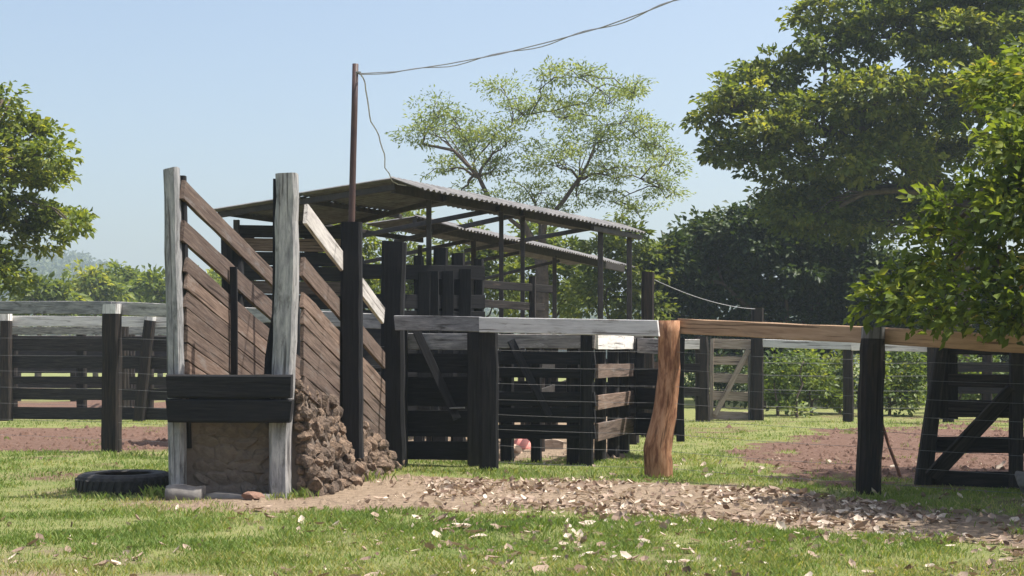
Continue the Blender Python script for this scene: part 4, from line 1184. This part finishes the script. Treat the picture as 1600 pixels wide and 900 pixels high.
# far wooded rise: a low hill and one mass of trees on it
def hill_z(x, y):
    px = 800 + FP * x / y
    crest = np.interp(px, [-700, 0, 60, 150, 230, 300, 500, 1000, 1900], [52, 54, 50, 42, 32, 28, 18, 18, 20])
    return crest * np.clip((y - 380) / 420, 0, 1) ** 1.1 * np.clip((1250 - y) / 350, 0, 1) - .3
hx = np.linspace(-880, 880, 90); hy = np.linspace(378, 1250, 50)
HX, HY = np.meshgrid(hx, hy)
Vh = np.stack([HX.ravel(), HY.ravel(), hill_z(HX, HY).ravel()], 1)
ih = (np.arange(49)[:, None] * 90 + np.arange(89)[None, :]).ravel()
tag(link('hill', fast_mesh('hill', Vh, np.stack([ih, ih + 1, ih + 91, ih + 90], 1), True), None, ('leaf_far',)), kind='structure')
def far_wood():
    n_ = 1500
    D = rng.uniform(330, 860, n_); px = rng.uniform(-250, 1850, n_)
    px = np.where(rng.random(n_) < .35, rng.uniform(-60, 420, n_), px)
    x = (px - 800) / FP * D
    z0 = hill_z(x, D); z0 = np.maximum(z0, 0)
    C, cvv = [], []
    for i in range(n_):
        k = 26; R = rng.uniform(3.5, 6.5) * (1 + (D[i] - 330) / 900)
        u = unit(rng.normal(0, 1, (k, 3))) * rng.uniform(.5, 1.05, (k, 1)) * np.array([R, R, R * .85])
        u[:, 2] = np.where(u[:, 2] < -.3 * R, -u[:, 2], u[:, 2])
        C.append(np.array([x[i], D[i], z0[i] + R * 1.05]) + u); cvv.append(np.full(k, np.clip(rng.normal(.45, .22), 0, 1)))
        k2 = 8
        C.append(np.stack([rng.normal(x[i], R * .8, k2), rng.normal(D[i], 1, k2), z0[i] + rng.uniform(.5, R, k2)], 1)); cvv.append(np.full(k2, .25))
    C = np.concatenate(C); cvv = np.concatenate(cvv)
    P, d, N, LL, WW, lv = crown_leaves(C, unit(rng.normal(0, 1, C.shape)), 4, 2.0, 3.0, 1.9, .7, .3, cvv)
    Vq, Fq_ = leaf_quads(P, d, N, LL, WW)
    me = fast_mesh('far_wood', Vq, Fq_); lv_attr(me, lv)
    tag(link('far_wood', me, None, ('leaf_far',)), 'hazy far wood covering the low hill on the horizon', None, None, 'stuff')
far_wood()

# clods on the bare earth
def clods():
    N = 60000
    py = rng.uniform(640, 815, N); y = FP * EYE / (py - HZ) * rng.uniform(.98, 1.02, N); x = (rng.uniform(-40, 1640, N) - 800) / FP * y
    g, pl = ground_mask(x, y)
    cl = np.clip(fbm(x * 1.6, y * 1.6, 91, 3) * 2.4 - .6, .05, 1.2)
    keep = (g < .35) & (rng.random(N) < np.where(pl > .3, .22, .42) * cl)
    keep &= ~((x > -3.9) & (x < -1.9) & (y > 14.9) & (y < 20.3))
    x, y, pl = x[keep], y[keep], pl[keep]
    n_ = len(x)
    r = rng.gamma(1.4, .014, n_) * np.clip(y / 16, .7, 1.7)
    r = np.clip(r, .006, .09)
    base = np.array([(1, 0, -.2), (.31, .95, -.2), (-.81, .59, -.2), (-.81, -.59, -.2), (.31, -.95, -.2), (.15, .1, .75), (-.3, -.25, .6)])
    V = base[None] * r[:, None, None] * rng.uniform(.6, 1.4, (n_, 7, 3)) + np.stack([x, y, gz(x, y)], 1)[:, None, :]
    F3 = np.array([(0, 1, 5), (1, 2, 5), (2, 6, 5), (2, 3, 6), (3, 4, 6), (4, 5, 6), (4, 0, 5)])
    F = (np.arange(n_)[:, None, None] * 7 + F3[None]).reshape(-1, 3)
    me = fast_mesh('soil_clods', V.reshape(-1, 3), F)
    ca = me.color_attributes.new('gm', 'FLOAT_COLOR', 'POINT')
    c4 = np.zeros((n_ * 7, 4), np.float32); c4[:, 1] = np.repeat(pl, 7); c4[:, 3] = 1
    ca.data.foreach_set('color', c4.ravel())
    tag(link('soil_clods', me, None, ('ground_mix',)), 'loose clods of earth on the bare yard', None, None, 'stuff')
clods()

# ------------------------------------------------------------------ fallen leaves
def fallen():
    lm = []
    for q in range(6):
        r_ = random.Random(q)
        w = r_.uniform(.45, .6); cu = r_.uniform(.05, .3)
        Vv = [(-.5, 0, cu * .4), (-.2, -w * .4, .02 + cu * .2), (-.2, 0, 0), (-.2, w * .4, cu * .5), (.2, -w * .5, .03 + cu * .4), (.2, 0, .01), (.2, w * .5, cu * .6), (.5, 0, cu * .8)]
        Ff = [(0, 1, 2), (0, 2, 3), (1, 4, 5, 2), (2, 5, 6, 3), (4, 7, 5), (5, 7, 6)]
        lm.append((np.array(Vv), Ff))
    def density(px, py):
        up = np.interp(px, [430, 520, 600, 800, 1000, 1200, 1400, 1600], [800, 765, 750, 745, 752, 762, 785, 805])
        lo = np.interp(px, [430, 520, 700, 1000, 1300, 1600], [806, 800, 812, 815, 842, 862])
        trk = np.clip((py - up) / 8, 0, 1) * np.clip((lo - py) / 20, 0, 1) * np.clip((px - 520) / 160, .12, 1)
        trk = trk * np.interp(px, [500, 700, 900, 1250, 1400, 1600], [.25, .7, 1, 1, .6, .45])
        lawn = np.clip((py - 790) / 20, 0, 1) * np.interp(px, [0, 250, 500, 800, 1200, 1600], [.05, .09, .18, .26, .28, .24])
        spread = np.clip((px - 700) / 200, .12, 1) * .05
        return np.maximum(np.maximum(trk, lawn), spread)
    N = 42000
    # uniform over the ground
    y = rng.uniform(9.3, 21, N * 3); x = rng.uniform(-.42, .42, N * 3) * y
    keep = rng.random(N * 3) < y / 21
    x, y = x[keep], y[keep]
    px = 800 + FP * x / y; py = HZ + FP * EYE / y
    clump = np.clip(fbm(x * 1.3, y * 1.3, 77, 3) * 2.6 - .75, .1, 1.4)
    keep = rng.random(len(x)) < density(px, py) * clump * .45
    x, y, px, py = x[keep], y[keep], px[keep], py[keep]
    # keep leaves out of the ramp and tyre
    keep = ~((x > -4.0) & (x < -1.7) & (y > 14.7) & (y < 20.5)) & ~((np.hypot(x + 4.4, y - 16) < .6))
    x, y, px, py = x[keep], y[keep], px[keep], py[keep]
    z = gz(x, y) + .008
    size = rng.gamma(4.0, .0168, len(x)).clip(.022, .14) * np.where(rng.random(len(x)) < .12, 1.35, 1)
    inf = (px > 10) & (px < 1590) & (py < 893)
    order = np.argsort(-np.where(inf, size / y, 0))
    top, rest = order[:300], order[300:]
    meshes = []
    for q, (Vv, Ff) in enumerate(lm):
        for s_, v_ in ((0, .25), (1, .5), (2, .78)):
            me_ = raw_mesh('fallen_leaf', Vv, Ff); me_.materials.append(MATS['dry_leaf'])
            a_ = me_.attributes.new('lv', 'FLOAT', 'POINT'); a_.data.foreach_set('value', [v_] * 8)
            meshes.append(me_)
    for i in top:
        o = put('fallen_leaf', random.choice(meshes), None, (x[i], y[i], z[i] + .012), (random.gauss(0, .3), random.gauss(0, .3), random.uniform(0, 6.3)), (size[i],) * 3)
        tag(o, 'pale curled dry leaf fallen on the foreground grass', 'leaf', 'large fallen leaves on the lawn')
    n_ = len(rest)
    V = np.zeros((n_, 8, 3)); kinds = rng.integers(0, 6, n_)
    for k in range(6): V[kinds == k] = lm[k][0]
    a, b2, c2 = rng.normal(0, .5, n_), rng.normal(0, .5, n_), rng.uniform(0, 6.3, n_)
    V *= size[rest][:, None, None]
    ca_, sa_ = np.cos(a)[:, None], np.sin(a)[:, None]
    Y, Zz = V[..., 1] * ca_ - V[..., 2] * sa_, V[..., 1] * sa_ + V[..., 2] * ca_
    cb, sb = np.cos(b2)[:, None], np.sin(b2)[:, None]
    X, Zz = V[..., 0] * cb + Zz * sb, -V[..., 0] * sb + Zz * cb
    cc, sc_ = np.cos(c2)[:, None], np.sin(c2)[:, None]
    X, Y = X * cc - Y * sc_, X * sc_ + Y * cc
    V = np.stack([X + x[rest][:, None], Y + y[rest][:, None], Zz + z[rest][:, None] + .008], 2).reshape(-1, 3)
    F3 = np.array([(0, 1, 2), (0, 2, 3), (1, 4, 5), (1, 5, 2), (2, 5, 6), (2, 6, 3), (4, 7, 5), (5, 7, 6)])
    F = (np.arange(n_)[:, None, None] * 8 + F3[None]).reshape(-1, 3)
    me = fast_mesh('leaf_litter', V, F)
    lv_attr(me, np.clip(rng.normal(.45, .3, n_), 0, 1), 8)
    tag(link('leaf_litter', me, None, ('dry_leaf',)), 'scattered dry leaf litter over the worn track', None, None, 'stuff')
    print('leaves', n_ + 300)
fallen()
#@@HAZE
# ------------------------------------------------------------------ air
HAZE = .0006
V = [(x, y, z) for x in (-950, 950) for y in (-80, 1520) for z in (-1.5, 75)]
F = [(0, 1, 3, 2), (4, 6, 7, 5), (0, 4, 5, 1), (2, 3, 7, 6), (0, 2, 6, 4), (1, 5, 7, 3)]
me = raw_mesh('haze', V, F)
mh = bpy.data.materials.new('haze_air'); mh.use_nodes = True
mh.node_tree.nodes.clear()
out = mh.node_tree.nodes.new('ShaderNodeOutputMaterial'); pv = mh.node_tree.nodes.new('ShaderNodeVolumePrincipled')
pv.inputs['Color'].default_value = (.72, .86, 1.0, 1); pv.inputs['Density'].default_value = HAZE; pv.inputs['Anisotropy'].default_value = .3
mh.node_tree.links.new(pv.outputs[0], out.inputs['Volume'])
me.materials.append(mh)
hz = bpy.data.objects.new('haze', me); COL.objects.link(hz); hz['kind'] = 'stuff'
